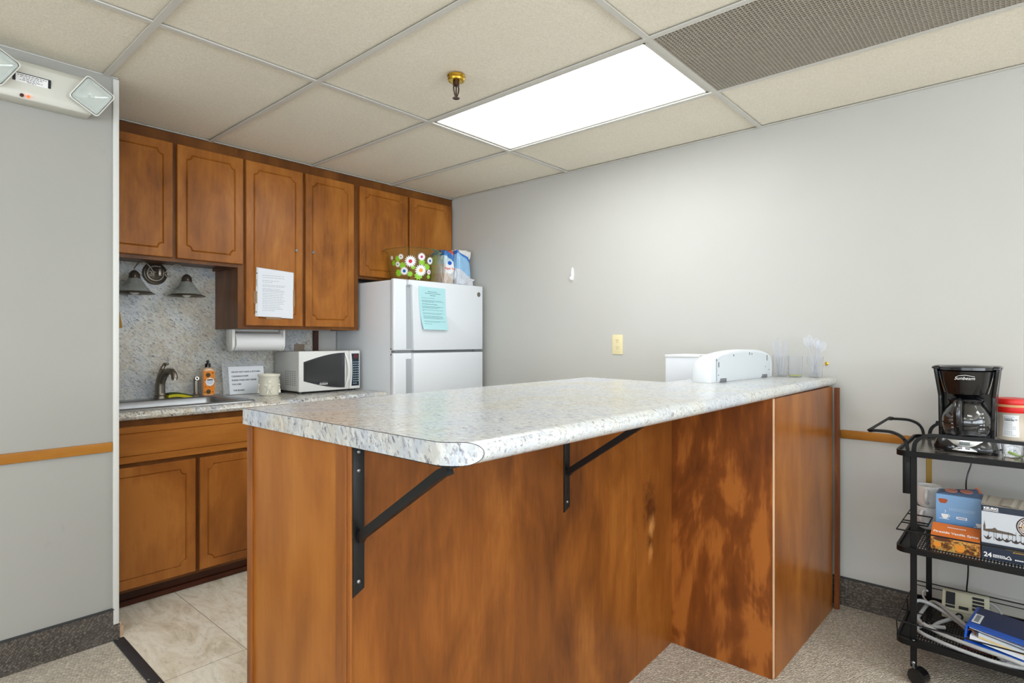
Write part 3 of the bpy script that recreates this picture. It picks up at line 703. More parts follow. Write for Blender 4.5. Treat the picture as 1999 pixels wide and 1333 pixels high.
for i in range(13): u = -1+2*i/12; P.append((mx0+.322+.022*(1-u*u), my0-.012*(1-u*u)-.001, (mz0+mz1)/2+u*h*.43))
mb.tube(P, [.006+.008*(1-(-1+2*i/12)**2) for i in range(13)], n=12, sy=.6); part('door_handle', mb, M_mw, dr, smooth=60)
mb = MB(); mb.prism([(mx0+.366+.010*(1-u*u), my0+.0005, mz0+h*(.47*u+.5)) for u in [-.9+1.8*i/12 for i in range(13)]] + [(mx1-.010, my0+.0005, mz0+h*.923), (mx1-.010, my0+.0005, mz0+h*.077)], (0, -.0014, 0)); kp = part('keypad', mb, plain('keypad_blue_black', srgb(26, 38, 48), .35), cp, smooth=0)
mb = MB()
for r_ in range(10):
    for c_ in range(3):
        if r_ == 9 and c_ == 2: continue
        x = mx0+.386+c_*.0155; z = mz0+h*.70-r_*h*.062
        mb.box(x-.0042, my0-.0016, z-.0028, x+.0042, my0-.0009, z+.0028)
part('key_legend', mb, plain('pale_blue_key_print', srgb(176, 200, 212), .5), kp, smooth=0)
mb = MB(); mb.box(mx0+.386, my0-.0014, mz0+h*.80, mx1-.018, my0-.0009, mz0+h*.90); part('display', mb, plain('dim_red_display', srgb(70, 30, 34), .3, emit=(1, .1, .12, 1), es=.04), kp, smooth=0)
mb = MB()
for r_ in range(8):
    for c_ in range(5): mb.box(mx0+.0032, my0+.05+c_*.028, mz0+.04+r_*.012, mx0+.0042, my0+.066+c_*.028, mz0+.043+r_*.012)
part('side_vents', mb, M_dgrey, t, smooth=0)
mb = MB()
for x in (mx0+.03, mx1-.03):
    for y in (my0+.035, my1-.03): mb.lathe([(0, 0), (.012, 0), (.012, mz0+.003-ZC), (0, mz0+.003-ZC)], c=(x, y, ZC), n=16)
part('foot', mb, M_black, t)

# paper towel holder + roll under the tall wall cabinet
t = thing('paper_towel_holder', 'white plastic paper towel holder screwed under the tall wall cabinet', 'towel holder', (1.61, 3.50, 1.311))
for nm, x0, x1 in (('left_bracket', 1.452, 1.468), ('right_bracket', 1.762, 1.774)):
    mb = MB(); P = [(x0, 3.46, 1.3105), (x0, 3.545, 1.3105)]
    for i in range(9): a = PI*i/8; P.append((x0, 3.5025+.042*math.cos(a), 1.222-.042*math.sin(a)))
    mb.prism(P, (x1-x0, 0, 0), bev=.002); mb.box(x0-.001, 3.49, 1.23, x0+.003, 3.515, 1.31, .001)
    part('side_bracket', mb, M_whitep, t)
mb = MB(); mb.box(1.468, 3.53, 1.300, 1.762, 3.542, 1.3105); part('mounting_bar', mb, M_whitep, t)
mb = MB(); mb.tube([(1.466, 3.5025, 1.236), (1.764, 3.5025, 1.236)], .016, n=16); part('spindle', mb, M_whitep, t)
t = thing('paper_towel_roll', 'white paper towel roll hanging in the holder', 'paper towel roll', (1.615, 3.5025, 1.236))
mb = MB(); mb.tube([(-.143, 0, 0), (.143, 0, 0)], .054, n=48); part('towel_roll', mb, M_towel, t, world=False)
mb = MB(); mb.tube([(-.1445, 0, 0), (-.1425, 0, 0)], .02, n=24); part('roll_core', mb, plain('cardboard', srgb(150, 132, 108), .9), t, world=False)

# twin-arm wall sconce
t = thing('wall_sconce', 'brushed nickel two-arm wall sconce with ribbed glass bell shades', 'wall lamp', (1.119, YB-.004, 1.622))
def sc(nm, mb, m, par=None, **k): return part(nm, mb, m, par or t, world=False, **k)
MX = frame((0, 0, 0), (1, 0, 0), (0, 0, 1))          # lathe axis towards -Y
mb = MB(); mb.lathe([(0, 0), (.062, 0), (.064, .004), (.058, .010), (.052, .012), (.050, .018), (.040, .022), (.036, .020), (.02, .030), (0, .032)], n=48, M=MX); sc('backplate', mb, M_dnickel, smooth=50)
mb = MB(); mb.tube([(0, -.02, 0), (0, -.075, 0)], .008, n=14); mb.lathe([(0, -.03), (.004, -.029), (.006, -.026), (.016, -.022), (.0175, -.018), (.0175, .018), (.016, .022), (.006, .026), (.004, .031), (.006, .035), (0, .039)], c=(0, -.078, 0), n=28); sc('center_hub', mb, M_dnickel, smooth=50)
for s in (-1, 1):
    mb = MB()
    P = [(s*.016, -.078, 0), (s*.03, -.078, .002)]
    for i in range(15):
        u = i/14; P.append((s*(.034+.095*u+.004*math.sin(PI*u)), -.078-.030*u, .006+.042*math.sin(PI*min(1, u*1.02))**.8+.004*u))
    P.append((s*.129, -.108, -.010)); mb.tube(P, .0035, n=10)
    Q = []
    for i in range(26):
        a = i/25*2.6*PI; rr_ = .018*(1-i/34); Q.append((s*(.030+.016-rr_*math.cos(a)*.95), -.078, -.006-rr_*math.sin(a)))
    mb.tube(Q, .0026, n=8); arm = sc('arm', mb, M_nickel, smooth=60)
    cx, cy = s*.129, -.108
    mb = MB(); mb.lathe([(0, .002), (.008, .002), (.018, -.006), (.024, -.016), (.026, -.018), (.026, -.036), (.028, -.038), (.028, -.042), (0, -.042)], c=(cx, cy, -.004), n=32)
    for a in (20, 140, 260): mb.tube([(cx+.026*math.cos(R(a)), cy+.026*math.sin(R(a)), -.035), (cx+.034*math.cos(R(a)), cy+.034*math.sin(R(a)), -.035)], .0022, n=8)
    sc('shade_fitter', mb, M_dnickel, arm, smooth=50)
    mb = MB(); mb.lathe([(.026, -.042), (.034, -.056), (.046, -.074), (.058, -.092), (.070, -.108), (.080, -.118)], c=(cx, cy, 0), n=120, ribs=(30, .022)); mb.lathe([(.078, -.118), (.068, -.107), (.056, -.091), (.044, -.073), (.032, -.055), (.024, -.042)], c=(cx, cy, 0), n=60)
    sh = sc('glass_shade', mb, M_frost, arm, smooth=70)
    mb = MB(); mb.lathe([(.074, -.114), (.084, -.118), (.096, -.124), (.097, -.127), (.084, -.125), (.074, -.120)], c=(cx, cy, 0), n=64); sc('shade_rim', mb, M_dnickel, sh, smooth=50) if False else sc('shade_rim', mb, M_dnickel, arm, smooth=50)
    mb = MB(); mb.ball((cx, cy, -.108), .026, sz=1.0); mb.tube([(cx, cy, -.09), (cx, cy, -.045)], .013, n=14); sc('bulb', mb, M_bulb, arm, smooth=60)

# yellow strip hanging left of the backsplash
mb = MB(); mb.prism([(.937, 3.66, 1.31), (.957, 3.66, 1.315), (.944, 3.66, 1.40), (.930, 3.66, 1.40)], (0, .02, 0), bev=.002)
o = part('hanging_tag', mb, plain('ochre_card', srgb(168, 128, 40), .6)); tag(o, 'small ochre card hanging on the backsplash beside the wall end', 'tag')
# brown outlet behind microwave
t = thing('wall_outlet', 'taupe outlet cover on the backsplash behind the microwave', 'outlet', (1.988, YB-.0045, 1.18))
mb = MB(); mb.box(-.036, -.005, -.057, .036, 0, .040, .002); part('cover_plate', mb, plain('taupe_plastic', srgb(146, 130, 112), .5), t, world=False)
mb = MB(); mb.lathe([(0, 0), (.003, 0), (.003, .001), (0, .001)], n=12, M=frame((0, -.005, .012), (1, 0, 0), (0, 0, 1))); part('screw', mb, M_dnickel, t, world=False)
# dark filler post between backsplash and refrigerator
mb = MB(); mb.box(2.088, YB-.03, ZC, 2.116, YB-.0005, 1.311); o = part('filler_post', mb, M_darkwood, smooth=0); tag(o, 'narrow dark wood filler strip between backsplash and refrigerator', 'filler strip')

# ================================================================== REFRIGERATOR
t = thing('refrigerator', 'white top-freezer refrigerator with a teal notice on its door', 'refrigerator', (2.66, 3.35, 0))
fx0, fx1 = 2.262, 3.040
mb = MB(); mb.box(fx0+.004, 3.052, .03, fx1-.004, 3.672, 1.632, .006); part('refrigerator_body', mb, M_white, t)
mb = MB(); mb.box(fx0+.02, 3.03, .003, fx1-.02, 3.08, .03); part('kick_grille', mb, M_grey, t, smooth=0)
for nm, z0, z1 in (('freezer_door', 1.178, 1.640), ('fresh_food_door', .045, 1.166)):
    mb = MB(); mb.box(fx0, 3.010, z0, fx1, 3.048, z1, .012, 3)
    d = part(nm, mb, M_white, t, smooth=50)
    mb = MB(); xt, xb = (2.388, 2.402) if nm == 'freezer_door' else (2.402, 2.41)
    zt = z1-.036 if nm == 'freezer_door' else z1-.002
    t_ = bmesh.new()
    P = [(xb, 0, z0+.002), (fx1-.004, 0, z0+.002), (fx1-.004, 0, z1-.004)] + ([(2.360, 0, z1-.004), (2.360, 0, zt), (xt, 0, zt-.001)] if nm == 'freezer_door' else [(xt, 0, z1-.004)])
    mb.prism([(a, 2.983, c) for a, b, c in P], (0, .030, 0), bev=.003); part('door_front', mb, M_white, d, smooth=50)
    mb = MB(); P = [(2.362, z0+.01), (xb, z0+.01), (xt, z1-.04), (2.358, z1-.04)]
    mb.prism([(a, 3.0102, c) for a, c in P], (0, -.0012, 0)); part('grip_shade', mb, plain('grip_shadow_grey', srgb(168, 172, 176), .5), d, smooth=0)  # flat grey strip painted as shade beside the raised door edge
mb = MB(); mb.box(2.96, 2.995, 1.166, 3.03, 3.045, 1.178, .002); part('hinge', mb, M_steel, t)
mb = MB(); mb.box(fx0+.01, 3.012, 1.166, 2.96, 3.05, 1.178); part('door_gasket', mb, M_grey, t, smooth=0)
mb = MB()
for z in (1.155, 1.19): mb.lathe([(0, 0), (.005, 0), (.005, .001), (0, .001)], n=12, M=frame((fx0-.0003, 3.038, z), (0, -1, 0), (0, 0, 1)))
part('hinge_plug', mb, M_dgrey, t)
bm_ = MB(); bm_.lathe([(0, 0), (.016, 0), (.017, .002), (.0145, .0035), (.013, .002), (0, .002)], n=36, M=FY(2.995, 2.983, 1.576)); bd = part('badge', bm_, M_dnickel, t)
mb = MB(); text_into(mb, 'GE', .015, FY(2.995, 2.9805, 1.576), shear=.3, ext=.0002); part('lettering', mb, M_steel, bd, smooth=0)
# teal notice
t = thing('teal_notice', 'pale teal typed notice sheet stuck to the freezer door', 'notice', (2.556, 2.987, 1.46))
t_ = bmesh.new(); n = 12; rows = []
def tealpt(u, v, o=0):      # u across, v down
    x = 2.438+u*.234+(.018*v*v if u < .5 else .004*v)*(1-u)+v*.010; z = 1.600-v*.283-u*.004
    y = 2.981-.022*max(0, v-.45)**2*3-o
    return (x, y, z)
for j in range(n+1): rows.append([t_.verts.new(tealpt(i/6, j/n)) for i in range(7)])
for a, b in zip(rows, rows[1:]):
    for k in range(6): t_.faces.new((a[k], a[k+1], b[k+1], b[k]))
mb = MB(); mb.add(t_); sh = part('paper_sheet', mb, M_teal, t)
mb = MB()
def inkline(u0, u1, v, wt=.004):
    u = u0
    while u < u1:
        l = random.uniform(.03, .09); u2 = min(u+l, u1)
        a, b, c, d = tealpt(u, v-wt/2, .0006), tealpt(u2, v-wt/2, .0006), tealpt(u2, v+wt/2, .0006), tealpt(u, v+wt/2, .0006)
        mb.poly([a, b, c, d]); u = u2+.012
for a, b, v, wt in ((.33, .68, .11, .011), (.22, .80, .15, .011), (.41, .62, .195, .011), (.1, .58, .26, .007), (.1, .82, .315, .006), (.1, .93, .335, .006), (.1, .55, .355, .006), (.1, .68, .405, .011), (.1, .9, .455, .007), (.1, .78, .475, .006), (.1, .68, .495, .006), (.1, .88, .54, .007), (.1, .14, .56, .006), (.1, .9, .61, .006), (.1, .8, .63, .006), (.1, .85, .68, .006), (.1, .85, .70, .006), (.1, .9, .72, .006), (.1, .82, .74, .006), (.1, .93, .80, .006), (.1, .72, .82, .006), (.1, .38, .865, .007)):
    inkline(a, b, v, wt)
part('printed_text', mb, M_inkt, sh, smooth=0)

# daisy tub on the refrigerator
TX, TY, TZ = 2.60, 3.24, 1.633
t = thing('plastic_tub', 'clear yellow-green plastic tub printed with daisies on top of the refrigerator', 'tub', (TX, TY, TZ))
def trad(z): return .150+.028*(z/.23)**.8
mb = MB(); prof = [(0, 0), (.148, 0), (.150, .004)] + [(trad(z), z) for z in (.03, .08, .13, .18, .215)] + [(.182, .219), (.205, .226), (.208, .230), (.205, .234), (.180, .228), (.174, .222)] + [(trad(z)-.003, z) for z in (.18, .13, .08, .03)] + [(.145, .006), (0, .004)]
mb.lathe(prof, n=72); tub = part('tub_shell', mb, plain('yellow_tinted_plastic', srgb(244, 244, 196), .05, trans=.97, ior=1.08), t, world=False, smooth=50)
A0 = math.atan2(-TY, -TX)
def decal(mb, px, py, r, lobes, off=.0008, amp=.18, sx=1.0):
    a = (px-810)*3.95/1138/.172; a = A0+math.asin(max(-.96, min(.96, a))); z0 = 1.2488+(663-py)*3.98/1138-TZ
    rr_ = r; n = max(24, lobes*6); P = []
    for k in range(n):
        q = 2*PI*k/n; s_ = rr_*((1+amp*(1 if math.sin(lobes*q) > 0 else -1)*abs(math.sin(lobes*q))**.6) if lobes else 1)
        z = max(.004, z0+s_*math.sin(q)); R_ = trad(z)+off; b = a+s_*math.cos(q)/R_; P.append((R_*math.cos(b), R_*math.sin(b), z))
    zc = max(.006, z0); Rc = trad(zc)+off
    t_ = bmesh.new(); c = t_.verts.new((Rc*math.cos(a), Rc*math.sin(a), zc)); vs = [t_.verts.new(p) for p in P]
    for k in range(n): t_.faces.new((c, vs[k], vs[(k+1) % n]))
    mb.add(t_)
c6 = lambda a, b: (740+a/6.665, 460+b/6.665)
k_ = 3.95/1138/6.665
mb = MB()
for a, b, r in ((585, 350, 40), (660, 410, 36), (270, 310, 38), (330, 400, 42), (270, 490, 44), (545, 525, 50), (640, 395, 30), (425, 505, 34), (215, 360, 34), (470, 420, 26), (685, 530, 26)): decal(mb, *c6(a, b), r*k_, 9)
part('leaf_print', mb, plain('lime_print', srgb(140, 196, 44), .5), tub, world=False, smooth=0)
mb = MB()
for a, b, r in ((435, 345, 66), (575, 455, 68), (350, 468, 48), (578, 283, 46), (688, 325, 44), (685, 470, 30), (315, 285, 32), (268, 380, 34), (198, 290, 26)): decal(mb, *c6(a, b), r*k_, 17, .0016)
part('daisy_print', mb, M_whiteink, tub, world=False, smooth=0)
for c, lst in (((206, 30, 50), [(435, 345, 24)]), ((240, 160, 50), [(575, 455, 26)]), ((20, 90, 170), [(350, 468, 21), (688, 325, 19)]), ((214, 50, 120), [(578, 283, 18), (685, 470, 11)]), ((150, 150, 120), [(315, 285, 12), (268, 380, 13)])):
    mb = MB()
    for a, b, r in lst: decal(mb, *c6(a, b), r*k_, 0, .0024)
    part('daisy_center', mb, plain('print_%d_%d_%d' % c, srgb(*c), .5), tub, world=False, smooth=0)

# packages beside the tub
def lumpy(mb, cx, cy, cz, sx, sy, sz, amp, seed, p=.45):
    t_ = bmesh.new(); bmesh.ops.create_icosphere(t_, subdivisions=5, radius=1); rnd = random.Random(seed)
    from mathutils import noise
    for v in t_.verts:
        c = v.co; q = Vector([math.copysign(abs(a)**p, a) for a in c]); q = q/max(abs(q.x), abs(q.y), abs(q.z))*.5+q*.25
        k = 1+amp*noise.noise(Vector((c.x*2.2+seed, c.y*2.2, c.z*2.6)))+amp*.6*noise.noise(Vector((c.x*6+seed, c.y*6, c.z*5)))
        v.co = Vector((cx+q.x*sx*k*1.33, cy+q.y*sy*k*1.33, cz+max(-.5*1.0, q.z*k*1.33/1.0)*sz if False else cz+q.z*sz*1.33*k))
    lo = [min(v.co[i] for v in t_.verts) for i in range(3)]; hi = [max(v.co[i] for v in t_.verts) for i in range(3)]; C3 = (cx, cy, cz); S3 = (sx, sy, sz/2)
    for v in t_.verts: v.co = Vector([C3[i]+(2*(v.co[i]-lo[i])/(hi[i]-lo[i])-1)*S3[i] for i in range(3)])
    mb.add(t_)
def pack(name, label, cat, c, s, seed, mat):
    t = thing(name, label, cat, (c[0], c[1], c[2])); mb = MB(); lumpy(mb, 0, 0, s[2]/2, s[0]/2, s[1]/2, s[2], .10, seed); return t, part('wrapper', mb, mat, t, world=False, smooth=70)
def wrapmat(name, bands):
    """printed wrapper: colour patches by position on the package"""
    m, nt, b = newmat(name); g = G(nt)
    v = g.coords(); s = g.n('ShaderNodeSeparateXYZ', i_Vector=v)
    nz = g.noise(v, 12, 2); add = g.n('ShaderNodeMath', operation='MULTIPLY_ADD', i_0=nz, i_1=.05, i_2=s.outputs['Z'])
    d = g.n('ShaderNodeMath', operation='MULTIPLY_ADD', i_0=s.outputs['X'], i_1=.45, i_2=add.outputs[0])
    mr = g.n('ShaderNodeMapRange', i_Value=d.outputs[0]); mr.inputs[1].default_value = 0; mr.inputs[2].default_value = .34
    r = g.n('ShaderNodeValToRGB'); nt.links.new(mr.outputs[0], r.inputs[0]); r.color_ramp.interpolation = 'CONSTANT'
    e = r.color_ramp.elements
    while len(e) < len(bands): e.new(.5)
    for q, (p, c) in zip(e, bands): q.position = p; q.color = srgb(*c)
    nt.links.new(r.outputs[0], b.inputs['Base Color']); b.inputs['Roughness'].default_value = .18; b.inputs['Coat Weight'].default_value = .4
    g.bump(g.noise(v, 30, 4, .6), b, .6, .01); return m
t, wr = pack('paper_goods_package', 'wrapped package of paper trays standing between the daisy tub and plastic bag', 'package', (2.840, 3.20, 1.633), (.10, .16, .272), 3, wrapmat('tray_wrapper', [(0, (206, 190, 176)), (.28, (214, 212, 206)), (.50, (196, 220, 226)), (.66, (52, 116, 184)), (.80, (206, 72, 48)), (.88, (222, 224, 226))]))
FB = frame((-.006, -.084, .145), (1, -.12, 0), (0, 0, 1))
mb = MB(); mb.M = FB; mb.prism([(.038*math.cos(2*PI*k/28), .046*math.sin(2*PI*k/28)-.01, -.001) for k in range(28)], (0, 0, .0012)); part('label_panel', mb, M_whiteink, wr, world=False, smooth=0)
mb = MB(); mb.M = FB @ Matrix.Translation((0, 0, .0006)); text_into(mb, 'Paper Tra', .022, Matrix.Translation((.004, -.018, .0002)), ext=.0004, bold=.02); part('lettering', mb, M_red, wr, world=False, smooth=0)
mb = MB(); mb.M = FB @ Matrix.Translation((0, 0, .0008)); mb.prism([(.018*math.cos(2*PI*k/24), .014*math.sin(2*PI*k/24)+.022, 0) for k in range(24)], (0, 0, .0006)); part('brand_oval', mb, M_blue, wr, world=False, smooth=0)
t, wr = pack('plastic_bag', 'crumpled white and blue plastic bag at the right end of the refrigerator top', 'bag', (2.968, 3.20, 1.633), (.15, .20, .285), 11, wrapmat('bag_print', [(0, (216, 220, 228)), (.22, (206, 212, 222)), (.40, (146, 190, 226)), (.70, (44, 120, 204)), (.77, (226, 224, 222))]))
mb = MB(); mb.M = Matrix.Translation((.045, -.075, .001)); lumpy(mb, 0, 0, .035, .05, .04, .07, .3, 5); part('loose_film', mb, plain('loose_film', srgb(214, 216, 222), .15, coat=.5), t, world=False, smooth=70)

# ================================================================== RIGHT WALL FIXTURES
t = thing('wall_outlet', 'ivory duplex outlet on the right wall above the peninsula', 'outlet', (XR, 1.8835, 1.22))
mb = MB(); mb.M = Matrix.Translation((0, 0, 0)); mb.box(-.006, -.037, -.060, 0, .037, .060, .0025); pl_ = part('cover_plate', mb, M_ivory, t, world=False)
for dz in (.021, -.021):
    mb = MB(); mb.prism([(-.0062, .016*math.cos(2*PI*k/24), dz+max(-.0125, min(.0125, .017*math.sin(2*PI*k/24)))) for k in range(24)], (-.0018, 0, 0)); rc = part('receptacle', mb, M_ivory, t, world=False)
    mb = MB(); mb.box(-.0086, .005, dz+.001, -.0079, .0068, dz+.010); mb.box(-.0086, -.0068, dz+.002, -.0079, -.005, dz+.010); mb.lathe([(0, 0), (.0024, 0), (.0024, .0006), (0, .0006)], n=12, M=frame((-.008, 0, dz-.006), (0, -1, 0), (0, 0, 1))); part('slots', mb, M_dgrey, rc, world=False, smooth=0)
t = thing('adhesive_hook', 'small white adhesive hook high on the right wall', 'hook', (XR, 2.221, 1.675))
mb = MB(); mb.prism([(0, .010*math.cos(2*PI*k/24), .044*math.sin(2*PI*k/24)*(1 if k < 13 else .95)) for k in range(24)], (-.006, 0, 0), bev=.001); mb.tube([(-.005, 0, .0), (-.012, 0, -.025), (-.020, 0, -.036), (-.026, 0, -.028), (-.027, 0, -.018)], [.006, .006, .0055, .005, .0045], n=12)
part('hook_body', mb, M_whiteink, t, world=False, smooth=50)
t = thing('wall_hook', 'tiny bronze hook on the wall just right of the clear cups', 'hook', (XR, .728, 1.135))
mb = MB(); mb.lathe([(0, 0), (.008, 0), (.008, .003), (.003, .004), (0, .004)], n=18, M=frame((0, 0, 0), (0, -1, 0), (0, 0, 1))); mb.tube([(-.003, 0, 0), (-.014, 0, -.003), (-.018, 0, -.010), (-.022, 0, -.004)], .002, n=8); part('hook_body', mb, M_brass, t, world=False)

# ================================================================== EMERGENCY LIGHT (left wall, top)
EY = YL
t = thing('emergency_light', 'off-white twin-head emergency light unit high on the left wall', 'emergency light', (.38, EY, 2.2))
mb = MB(); P = [(EY-.0005, 2.137), (EY-.0005, 2.285), (EY-.055, 2.285), (EY-.075, 2.262), (EY-.088, 2.160), (EY-.080, 2.137)]
mb.prism([(-.02, y, z) for y, z in P], (.640, 0, 0), bev=.005); hs = part('housing', mb, M_offw, t)
def head(cx, cz, rot, nm):
    F = frame((cx, EY-.125, cz), (math.cos(rot), .10, -math.sin(rot)), (math.sin(rot), .0, math.cos(rot))); F = F.copy()
    x = Vector((math.cos(rot), .0, -math.sin(rot))); y = Vector((math.sin(rot), -.25, math.cos(rot))).normalized(); z = x.cross(y)
    F = Matrix((x, y, z)).transposed().to_4x4(); F.translation = (cx, EY-.125, cz)
    mb = MB(); mb.M = F
    def rr3(a, b, r, z): return [(p[0], p[1], z) for p in rrect(-a, -b, a, b, r)]
    loft(mb, [rr3(.030, .030, .008, -.055), rr3(.040, .040, .01, -.05), rr3(.052, .052, .012, -.008), rr3(.055, .055, .013, -.006), rr3(.055, .055, .013, .004), rr3(.051, .051, .011, .006)], True, False)
    mb.tube([(0, 0, -.05), (0, 0, -.075)], .016, n=16)
    hd = part('lamp_head', mb, M_offw, t, smooth=40)
    mb = MB(); mb.M = F
    P = []
    for i in range(7): r_ = .049*math.sin(i/6*PI/2); P.append(rr3(max(.003, r_), max(.003, r_), max(.001, r_*.25), -.03+.034*(i/6)**2))
    loft(mb, P, True, False); part('reflector', mb, plain('reflector_silver', srgb(206, 210, 204), .18, metal=.7), hd, smooth=50)
    mb = MB(); mb.M = F; mb.ball((0, 0, -.012), .009); part('lamp_bulb', mb, M_bulb, hd)
    mb = MB(); mb.M = F; loft(mb, [rr3(.050, .050, .011, .0045), rr3(.048, .048, .010, .0075)], True, True); part('lens', mb, plain('lens_plastic', (.93, .96, .93, 1), .12, trans=.8, ior=1.2), hd, smooth=0)
head(.612, 2.196, R(32), 'a'); head(.325, 2.222, R(32), 'b')
def EF(x, z): # point on sloped front face
    return EY-.0755-.0129*(2.262-z)/.102-.0006
n_ = Vector((0, -1, -.127)).normalized(); up_ = Vector((0, -.127, 1)).normalized()
FE = Matrix((Vector((1, 0, 0)), up_, -n_*-1)).transposed().to_4x4(); FE.translation = (.435, EF(0, 2.205)-.0003, 2.205)
mb = MB(); mb.M = FE; mb.box(-.056, -.024, 0, .056, .024, .0006); lb = part('test_label', mb, M_ink, hs, smooth=0)
mb = MB(); mb.M = FE; mb.box(-.047, -.017, .0006, .047, .021, .0010); lp = part('label_field', mb, M_whiteink, lb, smooth=0) if False else part('label_field', mb, M_whiteink, hs, smooth=0)
mb = MB(); mb.M = FE
for y, a, b, wt in ((.016, -.042, .042, .0022), (.010, -.034, .030, .0018), (.0045, -.026, .02, .0018), (-.001, -.036, .032, .0018), (-.006, -.014, .012, .0018), (-.012, -.042, .036, .001)):
    x = a
    while x < b: l = random.uniform(.004, .012); mb.box(x, y-wt/2, .001, min(b, x+l), y+wt/2, .0013); x += l+.0025
part('printed_text', mb, M_ink, hs, smooth=0)
mb = MB(); mb.tube([(.405, EY-.086, 2.146), (.405, EY-.092, 2.146)], .006, n=14); part('test_button', mb, plain('dark_red', srgb(70, 24, 20), .4), hs)
mb = MB(); mb.tube([(.424, EY-.086, 2.146), (.424, EY-.092, 2.146)], .005, n=14); part('indicator_lamp', mb, M_led, hs)

# ================================================================== PENINSULA
ZT, ZU = 1.073, 1.033
t = thing('peninsula_cabinet', 'stained maple peninsula base panels under the granite-look counter', 'peninsula', (1.5, 1.2, 0))
def slab(mb, P, z0, z1, bev=0): mb.prism([(x, y, z0) for x, y in P], (0, 0, z1-z0), bev=bev)
mb = MB(); slab(mb, [(.674, 1.095), (.690, 1.095), (.690, 1.478), (.674, 1.478)], 0, ZU-.001, .001); part('end_panel', mb, M_islandend, t, smooth=0)
mb = MB(); slab(mb, [(.668, 1.478), (.695, 1.478), (.695, 1.497), (.668, 1.497)], 0, ZU-.001, .0015); slab(mb, [(.671, 1.497), (.70, 1.497), (.70, 1.512), (.671, 1.512)], 0, ZU-.001, .002); part('edge_stile', mb, M_woodb, t, smooth=0)
mb = MB()
slab(mb, [(.672, 1.066), (.695, 1.066), (.695, 1.0955), (.672, 1.0955)], 0, ZU-.001, .002); slab(mb, [(.669, 1.051), (.6765, 1.051), (.6765, 1.065), (.669, 1.065)], 0, ZU-.001, .0025); slab(mb, [(.6705, 1.037), (.6765, 1.037), (.6765, 1.050), (.6705, 1.050)], 0, ZU-.001, .002)
part('corner_molding', mb, wood('corner_molding_maple', lo=(92, 48, 16), mid=(136, 78, 28), hi=(158, 96, 40), blotch=.7), t, smooth=0)
fy = lambda x: 1.045+(x-.70)*(1.105-1.045)/(2.238-.70)
mb = MB(); slab(mb, [(.677, fy(.677)), (1.9295, fy(1.93)), (1.9295, fy(1.93)+.016), (.677, fy(.677)+.016)], 0, ZU-.001, .0008); part('front_panel', mb, M_island, t, smooth=0)
mb = MB(); slab(mb, [(1.9305, fy(1.93)-.0005), (2.238, fy(2.238)-.0005), (2.238, fy(2.238)+.016), (1.9305, fy(1.93)+.016)], 0, ZU-.001, .0008); part('front_panel', mb, wood('island_knotty_maple', lo=(72, 36, 11), mid=(128, 72, 25), hi=(156, 96, 39), blotch=.8, knots=((2.03, 1.10, .625, .075, (62, 30, 12)), (2.045, 1.10, .575, .05, (70, 34, 12)), (2.035, 1.10, .47, .035, (66, 32, 12)), (2.05, 1.10, .525, .035, (196, 140, 78)), (2.04, 1.10, .42, .03, (190, 132, 70)))), t, smooth=0)
mb = MB(); slab(mb, [(2.236, .7062), (2.250, .7062), (2.250, 1.125), (2.236, 1.125)], 0, ZU-.001, .0006); part('return_panel', mb, M_return, t, smooth=0)
mb = MB(); slab(mb, [(2.236, .703), (2.250, .703), (2.250, .706), (2.236, .706)], 0.004, ZU-.001); part('ply_edge', mb, M_rawply, t, smooth=0, label='pale raw plywood edge of the return panel')
mb = MB(); slab(mb, [(2.2515, .700), (3.004, .683), (3.004, .699), (2.2515, .716)], 0, ZU-.001, .0008); part('outer_panel', mb, wood('outer_panel_maple', lo=(96, 50, 16), mid=(142, 82, 28), hi=(168, 106, 42), blotch=.8, rough=.28), t, smooth=0)
mb = MB(); slab(mb, [(.70, 1.495), (2.25, 1.50), (2.25, 1.512), (.70, 1.508)], 0, ZU-.001); slab(mb, [(2.99, .70), (3.004, .70), (3.004, 1.12), (2.99, 1.12)], 0, ZU-.001); slab(mb, [(2.25, 1.11), (2.99, 1.11), (2.99, 1.12), (2.25, 1.12)], 0, ZU-.001); part('back_panel', mb, M_woodf, t, smooth=0)
# countertop
t = thing('peninsula_countertop', 'glossy granite-look laminate bar top with rounded front edge', 'countertop', (1.8, 1.1, ZU))
ra = (ZT-ZU)/2; RY = ra*1.1
def xe(y): return .6605+(1.51-y)*.006+(.055*((.765-y)/.062)**1.7 if y < .765 else 0)   # left end, easing round at the front corner
YS = [1.510, 1.3, 1.1, .9, .80, .765, .755, .745, .735, .725]
P = [(xe(y), y) for y in YS]+[(3.072, .704), (3.072, 1.135), (2.232, 1.135), (2.287, 1.556)]
mb = MB(); t_ = bmesh.new(); vs = [t_.verts.new((x, y, ZU)) for x, y in P]; f = t_.faces.new(vs); r = bmesh.ops.extrude_face_region(t_, geom=[f]); bmesh.ops.translate(t_, vec=(0, 0, ZT-ZU), verts=[g for g in r['geom'] if isinstance(g, bmesh.types.BMVert)])
fr = [f for f in t_.faces if all(v.co.y < .7251 for v in f.verts)]; bmesh.ops.delete(t_, geom=fr, context='FACES'); bmesh.ops.recalc_face_normals(t_, faces=t_.faces); mb.add(t_)
t_ = bmesh.new(); n = 18; R0, R1 = [], []
for i in range(n+1):
    a = PI/2+PI*i/n; y = .725+math.cos(a)*RY
    R0.append(t_.verts.new((xe(y), y, ZU+ra+math.sin(a)*ra))); R1.append(t_.verts.new((3.072, .704+math.cos(a)*RY, ZU+ra+math.sin(a)*ra)))
for i in range(n): t_.faces.new((R0[i], R0[i+1], R1[i+1], R1[i]))
t_.faces.new(R1); bmesh.ops.recalc_face_normals(t_, faces=t_.faces); mb.add(t_)
top = part('laminate_top', mb, M_top, t, smooth=50)
